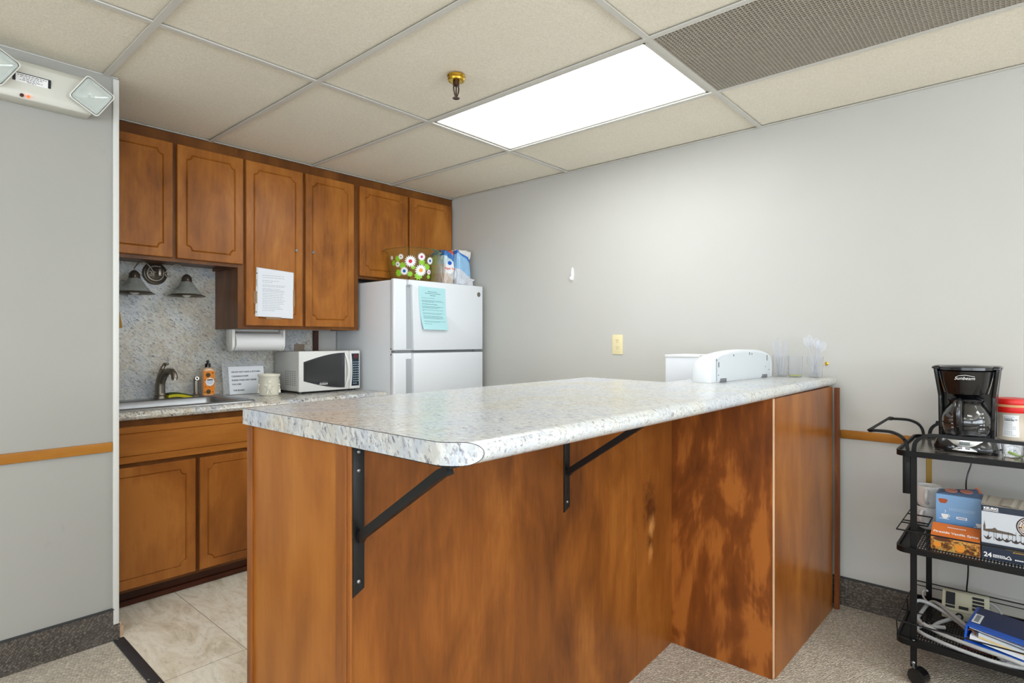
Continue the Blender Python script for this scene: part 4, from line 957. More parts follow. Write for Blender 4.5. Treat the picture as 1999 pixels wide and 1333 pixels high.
# laminate end strip following the end profile, with its thin dark seam
Y2 = YS+[.725-RY*math.sin(PI/2*k/8) for k in range(1, 9)]
def zz(y): h_ = ra*math.sqrt(max(0, 1-((.725-y)/RY)**2)) if y < .725 else ra; return ZU+ra-h_, ZU+ra+h_
mb = MB(); t_ = bmesh.new(); A_ = [(t_.verts.new((xe(y)-.0008, y, zz(y)[0])), t_.verts.new((xe(y)-.0008, y, zz(y)[1])), t_.verts.new((xe(y)+.001, y, zz(y)[1])), t_.verts.new((xe(y)+.001, y, zz(y)[0]))) for y in Y2]
for a, b in zip(A_, A_[1:]):
    for k in range(4): t_.faces.new((a[k], a[(k+1) % 4], b[(k+1) % 4], b[k]))
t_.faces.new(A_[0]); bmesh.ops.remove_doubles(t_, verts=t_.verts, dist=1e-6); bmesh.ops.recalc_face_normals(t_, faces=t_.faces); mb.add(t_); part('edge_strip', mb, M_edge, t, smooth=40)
SM = [(xe(y)-.0006, y, zz(y)[1]) for y in Y2]+[(xe(y)-.0006, y, zz(y)[0]) for y in Y2[::-1][1:] if y < .735]
mb = MB(); mb.tube(SM, .0006, n=6); part('edge_seam', mb, M_ink, t, smooth=0)

def bracket(x, y0, label):
    t = thing('shelf_bracket', label, 'bracket', (x, y0, ZU), group='black steel brackets under the bar top')
    W = .028
    mb = MB(); mb.prism([(-W/2, -.0055, -.316), (W/2, -.0055, -.302), (W/2, -.0055, -.0015), (-W/2, -.0055, -.0015)], (0, .005, 0), bev=.001); part('wall_plate', mb, M_bracket, t, world=False)
    mb = MB(); mb.box(-W/2, -.300, -.0065, W/2, -.0056, -.0015, .001); part('top_plate', mb, M_bracket, t, world=False)
    mb = MB(); mb.bar([(0, -.008, -.198), (0, -.018, -.186), (0, -.262, -.022), (0, -.284, -.0125)], .015, .017, up=(0, .5, 1)); part('diagonal_brace', mb, M_bracket, t, world=False)
    for z in (-.285, -.055, -.016):
        mb = MB(); mb.ball((0, -.0055, z), .0045, sy=.6, u=14, v=8); part('screw', mb, M_steel, t, world=False)
    return t
bracket(.6925, fy(.70), 'near black steel bracket under the left end of the bar top')
bracket(1.462, fy(1.462), 'second black steel bracket farther along under the bar top')
# loose bowed strip
mb = MB(); n = 14; t_ = bmesh.new(); rg = []
for i in range(n+1):
    z = .02+1.024*i/n; dx = .010*math.sin(PI*(1-i/n)*.9)+.004*(1-i/n)*0; x = 3.012+dx-.003*(1-i/n); y = .664
    rg.append([t_.verts.new(p) for p in ((x, y, z), (x+.013, y-.006, z), (x+.036, y-.002, z), (x+.036, y+.014, z), (x, y+.014, z))])
for a, b in zip(rg, rg[1:]):
    for k in range(5): t_.faces.new((a[k], a[(k+1) % 5], b[(k+1) % 5], b[k]))
t_.faces.new(rg[0][::-1]); t_.faces.new(rg[-1]); bmesh.ops.recalc_face_normals(t_, faces=t_.faces); mb.add(t_)
o = part('trim_strip', mb, wood('red_brown_strip', lo=(72, 34, 16), mid=(112, 62, 32), hi=(146, 92, 52)), smooth=20); tag(o, 'narrow bowed wood strip standing between the peninsula and the right wall', 'wood strip'); o.location.z = -.018

# ---- things on the bar top
t = thing('curved_appliance', 'long white appliance casing with arched top lying on the bar top', 'appliance', (2.30, .965, ZT), R(-3.6))
mb = MB(); sx = [(.0, 0), (.0, .03), (.012, .075), (.045, .102), (.12, .118), (.22, .126), (.34, .130), (.46, .127), (.55, .116), (.605, .100), (.622, .07), (.622, 0)]
def smoothp(P, k=3):
    for _ in range(k):
        Q = [P[0]]
        for a, b in zip(P, P[1:]): Q += [(a[0]*.75+b[0]*.25, a[1]*.75+b[1]*.25), (a[0]*.25+b[0]*.75, a[1]*.25+b[1]*.75)]
        P = Q+[P[-1]]
    return P
A = smoothp(sx, 2)
loft(mb, [[(x, .0, z+.0005) for x, z in A], [(.311+(x-.311)*1.012, .007, z*1.02+.0005) for x, z in A], [(.311+(x-.311)*1.02, .055, z*1.025+.0005) for x, z in A], [(.311+(x-.311)*.99, .082, z*.97+.0005) for x, z in A], [(.311+(x-.311)*.93, .098, z*.86+.0005) for x, z in A]], True, True)
bd = part('casing', mb, M_white, t, world=False, smooth=50)
mb = MB(); B_ = [(.05, .006), (.05, .090)] + [(x, z-.008) for x, z in A if .06 < x < .58] + [(.597, .090), (.597, .006)]
mb.prism([(x, -.0005, z) for x, z in B_], (0, -.0022, 0)); part('rear_plate', mb, plain('cool_white_panel', srgb(206, 212, 216), .4), t, world=False, smooth=0)
mb = MB()
for x, z, h_ in ((.060, .062, .022), (.555, .078, .026), (.36, .108, .012), (.385, .108, .008), (.2, .105, .008)): mb.box(x, -.0036, z, x+.005, -.0026, z+h_)
for x, z in ((.06, .03), (.54, .05), (.58, .035), (.045, .093)): mb.lathe([(0, 0), (.0025, 0), (.0025, .001), (0, .001)], n=10, M=frame((x, -.0026, z), (1, 0, 0), (0, 0, 1)))
part('vent_slot', mb, M_dgrey, t, world=False, smooth=0)
for x in (.075, .50): mb = MB(); mb.box(x, -.004, .0, x+.06, .01, .016, .003); part('foot', mb, M_grey, t, world=False)
mb = MB(); mb.box(.045, -.0012, .003, .0465, 0, .10); part('seam', mb, M_grey, t, world=False, smooth=0)

def cup(name, label, x, y, r, h, base=None, grp=None):
    t = thing(name, label, 'cup', (x, y, ZT), group=grp); mb = MB(); wt = .0016
    mb.lathe([(0, 0), (r*.84, 0), (r*.86, .003), (r, h), (r-wt, h), (r*.86-wt, .006), (0, .005)], n=40); part('cup_body', mb, M_clear, t, world=False, smooth=50)
    if base: mb = MB(); mb.lathe([(0, .0052), (r*.80, .0052), (r*.82, .009), (0, .009)], n=32); part('residue', mb, base, t, world=False)
    return t
cup('plastic_cup', 'clear plastic cup of upright knives next to the white appliance', 2.985, .905, .036, .10)
cup('plastic_cup', 'clear plastic cup with a yellow-green base, middle of three', 2.962, .832, .034, .098, plain('yellow_green', srgb(178, 182, 92), .4))
cup('plastic_cup', 'clear plastic cup of spoons at the right end of the bar top', 2.985, .752, .036, .098)
M_cut = plain('clear_cutlery', (.94, .95, 1, 1), .08, trans=.93, ior=1.16)
g_ = 'clear plastic cutlery standing in the cups'
for i, (dx, dy, h_, tilt) in enumerate(((-.010, .012, .185, (-.10, .06)), (.004, .0, .182, (.02, .01)), (.012, -.014, .178, (.06, -.08)), (-.004, .018, .17, (-.02, .16)))):
    mb = MB(); b0 = Vector((dx*.4, dy*.4, .007)); b1 = b0+Vector((tilt[0]*h_, tilt[1]*h_, h_*.96))
    mid = b0.lerp(b1, .5); mb.bar([b0, mid], .006, .003, up=(1, 0, 0)); mb.bar([mid, b0.lerp(b1, .6), b1], .016, .002, up=(1, 0, 0))
    o = part('plastic_knife', mb, M_cut, smooth=30); o.location = (2.985, .905, ZT); tag(o, 'clear plastic knife in the left cup, '+('leaning farthest toward the viewer', 'nearly upright one', 'leaning right toward the other cups', 'leaning back toward the wall')[i], 'knife', 'clear plastic knives in the left cup')
for i, (ang, tl, h_) in enumerate(((135, .32, .135), (120, .18, .145), (100, .02, .13), (-50, .20, .122), (-60, .32, .115))):
    mb = MB(); dv = Vector((math.cos(R(ang)), math.sin(R(ang)), 0)); b0 = Vector((0, 0, .008))-dv*.01; b1 = b0+dv*tl*h_+Vector((0, 0, h_))
    mb.bar([b0, b1], .006, .0025, up=(1, 0, 0))
    ax = (b1-b0).normalized(); c = b1+ax*.022; sd = ax.cross(Vector((-.8, -.55, 0))).normalized(); nn = ax.cross(sd)
    Mx = Matrix((sd, ax, nn)).transposed().to_4x4(); Mx.translation = c
    mb.ball((0, 0, 0), .024, sx=.72, sy=1.1, sz=.22, M=Mx)
    o = part('plastic_spoon', mb, M_cut, smooth=60); o.location = (2.985, .752, ZT); tag(o, 'clear plastic spoon in the right cup, '+('leaning farthest left', 'second from the left and tallest', 'upright in the middle', 'fourth from the left', 'leaning farthest right')[i], 'spoon', 'clear plastic spoons in the right cup')

# side cabinet behind the bar carrying a white box
t = thing('side_cabinet', 'low cabinet against the right wall behind the bar, under the white box', 'cabinet', (2.7, 1.55, 0))
mb = MB(); mb.box(2.32, 1.145, .09, 3.09, 2.30, .875, .002); mb.box(2.36, 1.18, 0, 3.09, 2.27, .09); part('cabinet_box', mb, M_woodf, t, smooth=0)
mb = MB(); mb.box(2.30, 1.14, .875, 3.093, 2.32, .910, .004); part('worktop', mb, M_backtop, t)
t = thing('white_box', 'plain white box rising behind the arched white appliance', 'box', (2.70, 1.23, .91))
mb = MB(); mb.box(-.10, -.085, 0, .12, .087, .266, .003); part('carton', mb, plain('white_carton', srgb(226, 230, 236), .5), t, world=False)
mb = MB(); mb.box(-.102, -.087, .256, .122, .089, .2675, .001); part('lid', mb, plain('white_carton_lid', srgb(230, 232, 232), .5), t, world=False)

# ================================================================== CART
def cr(P, k=6):
    P = [Vector(p) for p in P]; out = []
    Q = [P[0]]+P+[P[-1]]
    for i in range(1, len(Q)-2):
        a, b, c, d = Q[i-1:i+3]
        for j in range(k):
            u = j/k; out.append(.5*((2*b)+(c-a)*u+(2*a-5*b+4*c-d)*u*u+(3*b-a-3*c+d)*u**3))
    out.append(P[-1]); return out
CX0, CX1, CY0, CY1 = 2.545, 3.025, -.33, .367
t = thing('bar_cart', 'black metal rolling cart with three tiers against the right wall', 'cart', (2.78, .02, 0))
PXF, PXR, PY = 2.566, 3.000, .317
def post(x, y, z0, z1, m, w=.020, d=.010): mb = MB(); mb.box(x-d/2, y-w/2, z0, x+d/2, y+w/2, z1, .0015, 1); return part('post', mb, m, t)
p1 = post(PXF, PY, .055, .835, M_blackm); post(PXF, -.26, .055, .835, M_blackm)
p2 = post(PXR, PY, .055, .60, M_blackm); post(PXR, -.26, .055, .60, M_blackm)
post(PXR, PY, .601, .835, plain('tarnished_brass', srgb(150, 122, 62), .35, metal=.8)); post(PXR, -.26, .601, .835, M_brass)
def tray(nm, z, surf, mat):
    mb = MB(); P = rrect(CX0, CY0, CX1, CY1, .03, 5)
    mb.bar([(x, y, z) for x, y in P], .008, .020, cyc=True); r_ = part('rim', mb, M_blackm, t, smooth=40)
    return r_
# top tier: glossy worn tray
tray('top', .835, 0, 0)
m, nt, b = newmat('worn_metallic_tray'); g = G(nt)
c = g.ramp(g.noise(g.coords((1, .35, 1)), 26, 6, .72, .8), [(.38, srgb(30, 28, 26)), (.5, srgb(104, 98, 90)), (.6, srgb(176, 170, 160))])
nt.links.new(c, b.inputs['Base Color']); b.inputs['Metallic'].default_value = .55; b.inputs['Roughness'].default_value = .16; M_tray = m
mb = MB(); loft(mb, [rz(CX0+.004, CY0+.004, CX1-.004, CY1-.004, .027, .836), rz(CX0+.03, CY0+.03, CX1-.03, CY1-.03, .02, .834)], False, True); loft(mb, [rz(CX0+.004, CY0+.004, CX1-.004, CY1-.004, .027, .828), rz(CX0+.004, CY0+.004, CX1-.004, CY1-.004, .027, .836)], True, False)
part('tray_top', mb, M_tray, t, smooth=0)
for z in (.483, .148):
    tray('mid', z, 0, 0)
    mb = MB(); mb.box(CX0+.004, CY0+.004, z-.002, CX0+.045, CY1-.004, z+.001); mb.box(CX1-.045, CY0+.004, z-.002, CX1-.004, CY1-.004, z+.001); mb.box(CX0+.04, CY0+.004, z-.002, CX1-.04, CY0+.05, z+.001); mb.box(CX0+.04, CY1-.05, z-.002, CX1-.04, CY1-.004, z+.001)
    y = CY0+.05
    while y < CY1-.05: mb.box(CX0+.04, y, z-.0015, CX1-.04, y+.0045, z+.0008); y += .009
    x = CX0+.07
    while x < CX1-.05: mb.box(x, CY0+.05, z-.0018, x+.004, CY1-.05, z+.0006); x += .024
    part('mesh_shelf', mb, M_blackm, t, smooth=0)
    # gallery wires above the shelf
    zg = z+.070
    mb = MB(); mb.tube([(CX0, CY0, zg), (CX0, CY1, zg), (CX1, CY1, zg-.002), (CX1, CY0, zg-.002)], .0028, n=8)
    for y in (PY, -.26): mb.tube([(CX0, y, zg), (PXF, y, zg)], .0025, n=6); mb.tube([(CX1, y, zg), (PXR, y, zg)], .0025, n=6)
    if z > .4:
        for x in (2.655, 2.69, 2.80, 2.92): mb.tube([(x, CY1, zg), (x, .285 if x < 2.84 else .30, zg)], .0025, n=6)
        mb.tube([(2.655, .285, zg), (2.80, .285, zg)], .0025, n=6)
    else:
        mb.tube([(CX1+.001, CY0, zg-.02), (CX1+.001, CY1, zg-.02)], .002, n=6); mb.tube([(CX0, CY1, zg-.001), (CX0+.02, CY1-.002, z)], .002, n=6); mb.tube([(CX0+.25, CY1, zg-.001), (CX0+.25, CY1-.002, z)], .002, n=6)
        mb.tube([(2.66, .30, zg), (2.66, .30, z)], .002, n=6); mb.tube([(2.66, .30, zg), (2.66, CY1, zg)], .002, n=6)
    part('gallery_wire', mb, M_blackm, t)
# upper hand rails and the push handle
mb = MB(); mb.bar(cr([(PXF, PY, .83), (PXF, .314, .867), (PXF, .303, .886), (PXF, .285, .899), (PXF, .262, .905), (PXF, .2, .906), (PXF, -.145, .903), (PXF, -.205, .902), (PXF, -.228, .897), (PXF, -.246, .885), (PXF, -.257, .866), (PXF, -.26, .83)], 4), .014, .012, up=(.05, .7, .7)); part('side_rail', mb, M_blackm, t, smooth=50)
mb = MB(); mb.bar(cr([(PXR, PY, .83), (PXR, .312, .867), (PXR, .300, .888), (PXR, .280, .900), (PXR, .26, .905), (PXR, -.145, .903), (PXR, -.205, .902), (PXR, -.228, .897), (PXR, -.246, .885), (PXR, -.257, .866), (PXR, -.26, .83)], 4), .014, .012, up=(.05, .7, .7)); part('side_rail', mb, M_blackm, t, smooth=50)
def arm(x): return cr([(x, .334, .80), (x, .335, .84), (x, .339, .867), (x, .348, .884), (x, .362, .896), (x, .388, .905), (x, .42, .906), (x, .448, .905)], 4)
a1, a2 = arm(PXF), arm(PXR)
mb = MB(); mb.bar(a1+[(PXF+.006, .458, .905), (PXR-.02, .458, .908)]+a2[::-1], .014, .010, up=(0, .6, .8)); part('push_handle', mb, M_blackm, t, smooth=50)
mb = MB(); mb.box(PXF-.006, .328, .685, PXF+.006, .350, .835, .001); part('handle_bracket', mb, M_blackm, t)
for (x, y, z) in ((PXF-.006, PY, .483), (PXF-.006, PY, .150), (PXF-.006, PY, .835), (PXF-.006, PY, .072)):
    mb = MB(); mb.ball((x, y, z), .0065, sx=.6, u=14, v=8); part('bolt', mb, M_steel, t)
for (x, y) in ((PXF, PY), (PXF, -.26), (PXR, PY), (PXR, -.26)):
    n_ = Vector((-.93, .36, 0)).normalized() if x < 2.8 else Vector((-.5, .86, 0)).normalized()
    c = Vector((x, y, .030)) + Vector((-.006, -.016, 0)) if x < 2.8 else Vector((x, y, .03))
    mb = MB(); mb.tube([c-n_*.019, c-n_*.018, c+n_*.018, c+n_*.019], [.027, .0295, .0295, .027], n=32); mb.lathe([(0, 0), (.016, 0), (.018, .002), (0, .002)], n=24, M=Matrix((n_.orthogonal(), n_.cross(n_.orthogonal()), n_)).transposed().to_4x4() if False else Matrix.Translation(c+n_*.018) @ n_.to_track_quat('Z', 'Y').to_matrix().to_4x4())
    cs = part('caster', mb, M_black, t, smooth=40)
    mb = MB(); mb.tube([(x, y, .034), (x, y, .066)], .006, n=12); part('caster_stem', mb, M_steel, cs)

# coffee maker, front facing -X
t = thing('coffee_maker', 'black drip coffee maker with silver base on the top of the cart', 'coffee maker', (2.785, .178, .8362), R(-90))
def cm(nm, mb, m, par=None, **k): return part(nm, mb, m, par or t, world=False, **k)
def rr(a0, b0, a1, b1, r, z, n=6): return [(p[0], p[1], z) for p in rrect(a0, b0, a1, b1, r, n)]
mb = MB(); loft(mb, [rr(-.094, -.098, .094, .10, .05, 0), rr(-.096, -.100, .096, .102, .05, .006), rr(-.095, -.099, .095, .102, .05, .022), rr(-.088, -.088, .088, .10, .045, .042), rr(-.084, -.082, .084, .10, .04, .052)], True, True); cm('base', mb, M_black, smooth=50)
mb = MB(); P = []
for i in range(13):
    a = R(-90+(-38+76*i/12)); P.append(a)
t_ = bmesh.new(); r1, r2 = [], []
for i in range(13):
    u = -1+i/6; x = u*.068; y0 = -.1030+.010*u*u; y1 = -.0940+.010*u*u
    r1.append(t_.verts.new((x, y0, .008))); r2.append(t_.verts.new((x*.84, y1, .044)))
for i in range(12): t_.faces.new((r1[i], r1[i+1], r2[i+1], r2[i]))
mb.add(t_); pn = cm('control_panel', mb, plain('satin_chrome', srgb(206, 208, 210), .18, metal=.9), smooth=50)
mb = MB()
for x in (-.034, .040): mb.ball((x, -.0985, .018), .0052, sy=.5)
for x in (-.012, .010): mb.tube([(x-.008, -.1005, .017), (x+.006, -.1005, .017)], .0048, n=12, sy=.4)
cm('button', mb, M_steel, pn)
mb = MB(); mb.box(-.016, -.098, .028, .016, -.0955, .040, .001); cm('clock_display', mb, plain('lcd_grey', srgb(120, 128, 128), .3), pn)
mb = MB(); loft(mb, [rr(-.088, .035, .088, .105, .02, .05), rr(-.090, .030, .090, .105, .02, .20), rr(-.100, .020, .100, .105, .02, .30)], True, True)
# side cheeks widening towards the top
for s in (-1, 1):
    mb.prism([(s*.083, -.030, .05), (s*.083, .05, .05), (s*.088, .05, .2), (s*.098, .05, .302), (s*.098, -.045, .302), (s*.086, -.022, .2)], (-s*.012, 0, 0), bev=.002)
cm('water_tank', mb, M_black, smooth=40)
mb = MB(); loft(mb, [[(.045*math.cos(a), -.02+.050*math.sin(a), .208) for a in [2*PI*k/40 for k in range(40)]], [(.062*math.cos(a), -.022+.066*math.sin(a), .212) for a in [2*PI*k/40 for k in range(40)]], [(.072*math.cos(a), -.022+.076*math.sin(a), .245) for a in [2*PI*k/40 for k in range(40)]], [(.079*math.cos(a), -.022+.084*math.sin(a), .285) for a in [2*PI*k/40 for k in range(40)]], [(.081*math.cos(a), -.022+.086*math.sin(a), .296) for a in [2*PI*k/40 for k in range(40)]]], True, True)
bk = cm('filter_basket', mb, M_black, smooth=60)
mb = MB()
for s in (-1, 1):
    mb.tube([((.063+.0185*((z-.212)/.084)**.8)*s, -.030, z) for z in (.214, .23, .25, .27, .294)], .0016, n=8)
cm('chrome_edge', mb, M_chrome, bk)
mb = MB(); text_into(mb, 'Sunbeam', .0165, frame((0, -.1055, .272), (1, 0, 0), (0, -.10, 1)), shear=.35, ext=.0003, bold=.0); mb.tube([(-.02, -.1065, .2805), (.003, -.1075, .2835), (.03, -.1062, .279)], .0007, n=6); cm('lettering', mb, M_whiteink, bk, smooth=0)
mb = MB(); loft(mb, [rr(-.100, -.045, .100, .108, .012, .302), rr(-.104, -.048, .104, .110, .012, .304), rr(-.104, -.048, .104, .110, .012, .310), rr(-.098, -.044, .098, .106, .012, .314)], True, True); lid = cm('lid', mb, M_black, smooth=50)
mb = MB(); mb.lathe([(0, .297), (.080, .297), (.085, .301), (.085, .311), (.078, .316), (.04, .3185), (0, .319)], c=(0, -.022, 0), n=48, sy=1.04); cm('lid_cover', mb, M_black, lid, smooth=50)
mb = MB(); mb.lathe([(0, .052), (.062, .052), (.064, .055), (.060, .057), (0, .057)], c=(0, -.025, 0), n=40); cm('warming_plate', mb, M_dgrey)
mb = MB(); mb.prism([(-.070, -.006, .057), (.070, -.006, .057), (.070, -.006, .2), (-.070, -.006, .2)], (0, .045, 0)); 
mb.bm.free(); mb = MB(); mb.tube([(0, -.022, .197), (0, -.022, .210)], [.03, .045], n=24); cm('drip_nozzle', mb, M_black)
# power cord hanging behind the tray
t2 = thing('power_cord', 'thin black power cord hanging below the top of the cart', 'cord', (2.96, .17, .82))
mb = MB(); mb.tube(cr([(2.90, .17, .86), (3.045, .175, .85), (3.055, .175, .80), (3.050, .180, .74), (3.040, .192, .69), (3.036, .196, .64), (3.040, .19, .50), (3.048, .19, .30), (3.055, .19, .18), (3.05, .12, .162)], 6), .0028, n=8); part('cord', mb, M_black, t2, smooth=60)
# carafe
t = thing('coffee_carafe', 'glass coffee carafe with black handle sitting in the coffee maker', 'carafe', (2.785-.025, .178, .8362+.0575), R(-90))
mb = MB(); gp = [(0, 0), (.060, 0), (.066, .003), (.072, .018), (.075, .045), (.073, .070), (.062, .098), (.048, .118), (.045, .126)]
mb.lathe(gp+[(.0428, .126), (.0455, .117), (.0598, .097), (.0708, .069), (.0728, .045), (.070, .019), (.064, .0055), (0, .003)], n=56)
gl = cm('carafe_glass', mb, M_glass, smooth=50)
mb = MB(); mb.lathe([(.0455, .112), (.050, .114), (.0495, .122), (.054, .128), (.054, .132), (.046, .133), (.044, .126)], n=48); cm('carafe_collar', mb, M_black, smooth=50)
mb = MB(); mb.lathe([(0, .131), (.045, .131), (.046, .135), (.03, .140), (0, .141)], n=40); mb.tube([(0, .03, .137), (.0, .046, .143)], .008, n=10); cm('carafe_lid', mb, M_black, smooth=50)
mb = MB()
Hp = [(-.012, -.045, .122), (-.016, -.075, .130), (-.019, -.096, .120), (-.019, -.102, .090), (-.018, -.100, .050), (-.016, -.094, .022), (-.014, -.084, .012)]
mb.tube(Hp, [.011, .0155, .017, .017, .017, .016, .011], n=14, sy=.8)
cm('carafe_handle', mb, M_black, smooth=60)
mb = MB()
for s, a in ((-1, -118), (1, -52)):
    for k in range(5):
        z = .032+k*.0135; r_ = .0756 if z < .07 else .0735-(z-.07)*.35
        A_ = R(a); F = frame((r_*math.cos(A_), r_*math.sin(A_), z), (-math.sin(A_), math.cos(A_), 0), (0, 0, 1)); mb.box(-.004, -.0009, 0, .004, .0009, .0004, M=F)
        if s > 0: text_into(mb, str(2*k+2), .008, F @ Matrix.Translation((.010, 0, .0)), ext=.0002)
cm('measure_marks', mb, M_whiteink, gl, smooth=0)

# creamer jar on a stack of napkins
t = thing('napkin_stack', 'low stack of white napkins under the creamer jar on the cart', 'napkins', (2.93, .045, .8362))
mb = MB()
for i in range(7): a = R(random.uniform(-4, 4)); mb.box(-.065, -.065, i*.0042, .065, .065, i*.0042+.0040, .001, 1, M=Matrix.Rotation(a, 4, 'Z'))
part('napkins', mb, M_paper, t, world=False)
t = thing('creamer_jar', 'creamer jar with a red lid and a nutrition label on the cart', 'jar', (2.95, .050, .8362+.030), R(-90))
mb = MB(); mb.lathe([(0, 0), (.044, 0), (.049, .004), (.0505, .012), (.050, .035), (.0465, .058), (.0455, .075), (.048, .092), (.054, .108)], n=56); jar = part('jar_body', mb, plain('cream_sleeve', srgb(198, 184, 166), .35), t, world=False, smooth=60)
mb = MB(); mb.lathe([(.0542, .106), (.0555, .110), (.0565, .119), (.0565, .127), (.055, .1275)], n=56); part('red_band', mb, M_red, jar, world=False)
mb = MB(); mb.lathe([(.0553, .1275), (.0558, .130), (.0558, .136), (.0553, .1365)], n=56); part('tan_band', mb, plain('tan_band', srgb(214, 160, 112), .4), jar, world=False)
mb = MB(); mb.lathe([(.0555, .1368), (.0562, .139), (.0562, .153), (.053, .158), (.03, .1605), (0, .161)], n=64); part('jar_lid', mb, M_red, t, world=False)
mb = MB(); t_ = bmesh.new()
def jr(z):
    pr = [(0, .044), (.004, .049), (.012, .0505), (.035, .050), (.058, .0465), (.075, .0455), (.092, .048), (.108, .054)]
    for (z0, r0), (z1, r1) in zip(pr, pr[1:]):
        if z <= z1: return r0+(r1-r0)*(z-z0)/(z1-z0)
    return .054
ja = R(-90-4)
rows = []
for j in range(13):
    z = .016+.082*j/12; rows.append([t_.verts.new(((jr(z)+.0006)*math.cos(ja+u), (jr(z)+.0006)*math.sin(ja+u), z)) for u in [-.50+1.0*k/10 for k in range(11)]])
for a, b in zip(rows, rows[1:]):
    for k in range(10): t_.faces.new((a[k], a[k+1], b[k+1], b[k]))
mb.add(t_); lb = part('nutrition_label', mb, M_whiteink, jar, world=False)
mb = MB()
for i, z in enumerate([.022, .027, .032, .037, .044, .049, .054, .059, .064, .069, .076, .084, .090]):
    wd = random.uniform(.5, .9); th_ = .0014 if i not in (10, 11) else .003
    for k in range(8):
        if k/8 > wd: continue
        u = -.44+.88*k/8; F = frame(((jr(z)+.0009)*math.cos(ja+u+.04), (jr(z)+.0009)*math.sin(ja+u+.04), z), (-math.sin(ja+u), math.cos(ja+u), 0), (0, 0, 1)); mb.box(-.0021, -th_/2, 0, .0021, th_/2, .0002, M=F)
part('printed_text', mb, M_inkg, lb, world=False, smooth=0)
mb = MB(); text_into(mb, 'Calories 10', .008, frame(((jr(.08)+.0022)*math.cos(ja), (jr(.08)+.0022)*math.sin(ja), .080), (-math.sin(ja), math.cos(ja), 0), (0, 0, 1)), ext=.0002, bold=.02); part('lettering', mb, M_ink, lb, world=False, smooth=0)
# little glass with a green packet
t = thing('drinking_glass', 'short ribbed glass holding a green packet beside the coffee maker', 'glass', (2.72, .045, .8362))
mb = MB(); mb.lathe([(0, 0), (.026, 0), (.028, .003), (.031, .045), (.029, .045), (.026, .008), (0, .007)], n=60, ribs=(20, .02)); part('glass_body', mb, M_glass, t, world=False, smooth=40)
t = thing('tea_packet', 'small green and white packet inside the short glass', 'packet', (2.72, .045, .8442))
mb = MB(); mb.box(-.014, -.016, 0, .012, .014, .008, .002, M=Matrix.Rotation(.3, 4, 'X')); part('packet', mb, plain('green_packet', srgb(176, 206, 120), .5), t, world=False)

# mugs on the middle shelf
ZM = .4842
mug = thing('coffee_mug', 'white coffee mug, lower one of the two stacked on the cart', 'mug', (2.898, .309, ZM), R(165), group='stacked white mugs')
def mk_mug(o):
    mb = MB(); mb.lathe([(0, 0), (.028, 0), (.030, .002), (.038, .012), (.0415, .03), (.0425, .085), (.0425, .090), (.0395, .090), (.039, .03), (.030, .010), (0, .008)], n=48); part('mug_body', mb, M_mugw, o, world=False, smooth=60)
    mb = MB(); mb.tube([(.040, 0, .076), (.056, 0, .078), (.066, 0, .066), (.067, 0, .048), (.060, 0, .032), (.040, 0, .024)], .0052, n=12, sy=1.3); part('mug_handle', mb, M_mugw, o, world=False, smooth=60)
mk_mug(mug)
m2 = copy_tree(mug); m2.location = (2.896, .306, ZM+.084); m2.rotation_euler = (0, 0, R(178)); m2['label'] = 'white coffee mug, upper one of the two stacked on the cart'
for ch in m2.children: pass

# boxes on the middle shelf
def boxthing(name, label, cat, x, y0, y1, z0, z1, depth, mat, rz=0, lean=0):
    """front face looks towards -X; local x runs to the right in the picture (-Y)"""
    t = thing(name, label, cat, (x, y0, z0), R(-90)+rz); w_, h_ = y0-y1, z1-z0
    t.rotation_euler = Euler((lean, 0, R(-90)+rz)) if lean else t.rotation_euler
    mb = MB(); mb.box(0, 0, 0, w_, depth, h_, .0012, 1); return t, part('carton', mb, mat, t, world=False, smooth=0), w_, h_
def face(par, nm, P, mat, y=-.0004, th=.0005, **k):
    mb = MB(); mb.prism([(a, y, b) for a, b in P], (0, -th, 0)); return part(nm, mb, mat, par, world=False, smooth=0, **k)
def rc(x0, z0, x1, z1): return [(x0, z0), (x1, z0), (x1, z1), (x0, z1)]
m, nt, b = newmat('blue_tea_box'); g = G(nt)
s = g.n('ShaderNodeSeparateXYZ', i_Vector=g.coords()); nz = g.noise(g.coords(), 24, 4)
a = g.n('ShaderNodeMath', operation='MULTIPLY_ADD', i_0=nz, i_1=.05, i_2=s.outputs['Z'])
nt.links.new(g.ramp(a.outputs[0], [(.02, srgb(34, 92, 160)), (.08, srgb(84, 138, 196)), (.16, srgb(124, 166, 210))]), b.inputs['Base Color']); b.inputs['Roughness'].default_value = .4; M_bluebox = m
t, bx, w_, h_ = boxthing('blue_tea_box', 'open pale blue hot drink carton standing behind the orange tea box', 'box', 2.715, .266, .128, ZM, .668, .105, M_bluebox)
mb = MB(); pts = [(.022+.013*math.cos(q)*(1+.2*math.sin(3*q)), h_-.024+.011*math.sin(q)*(1+.25*math.cos(2*q))) for q in [2*PI*k/20 for k in range(20)]]
mb.prism([(a_, -.0004, b_) for a_, b_ in pts], (0, -.0006, 0)); part('truffle_print', mb, plain('rust_print', srgb(170, 78, 34), .4), bx, world=False, smooth=0)
mb = MB()
def cupicon(mb, x, z, s):
    mb.prism([(x+s*a_, -.0004, z+s*b_) for a_, b_ in ((-.5, .35), (-.45, -.1), (-.2, -.4), (.2, -.4), (.45, -.1), (.5, .35))], (0, -.0004, 0)); mb.tube([(x+s*(.45+.22*math.sin(q)), -.0006, z+s*(.1+.2*math.cos(q))) for q in [PI*k/8 for k in range(9)]], s*.05, n=6); mb.prism([(x-s*.8, -.0004, z-s*.5), (x+s*.6, -.0004, z-s*.5), (x+s*.6, -.0004, z-s*.42), (x-s*.8, -.0004, z-s*.42)], (0, -.0004, 0))
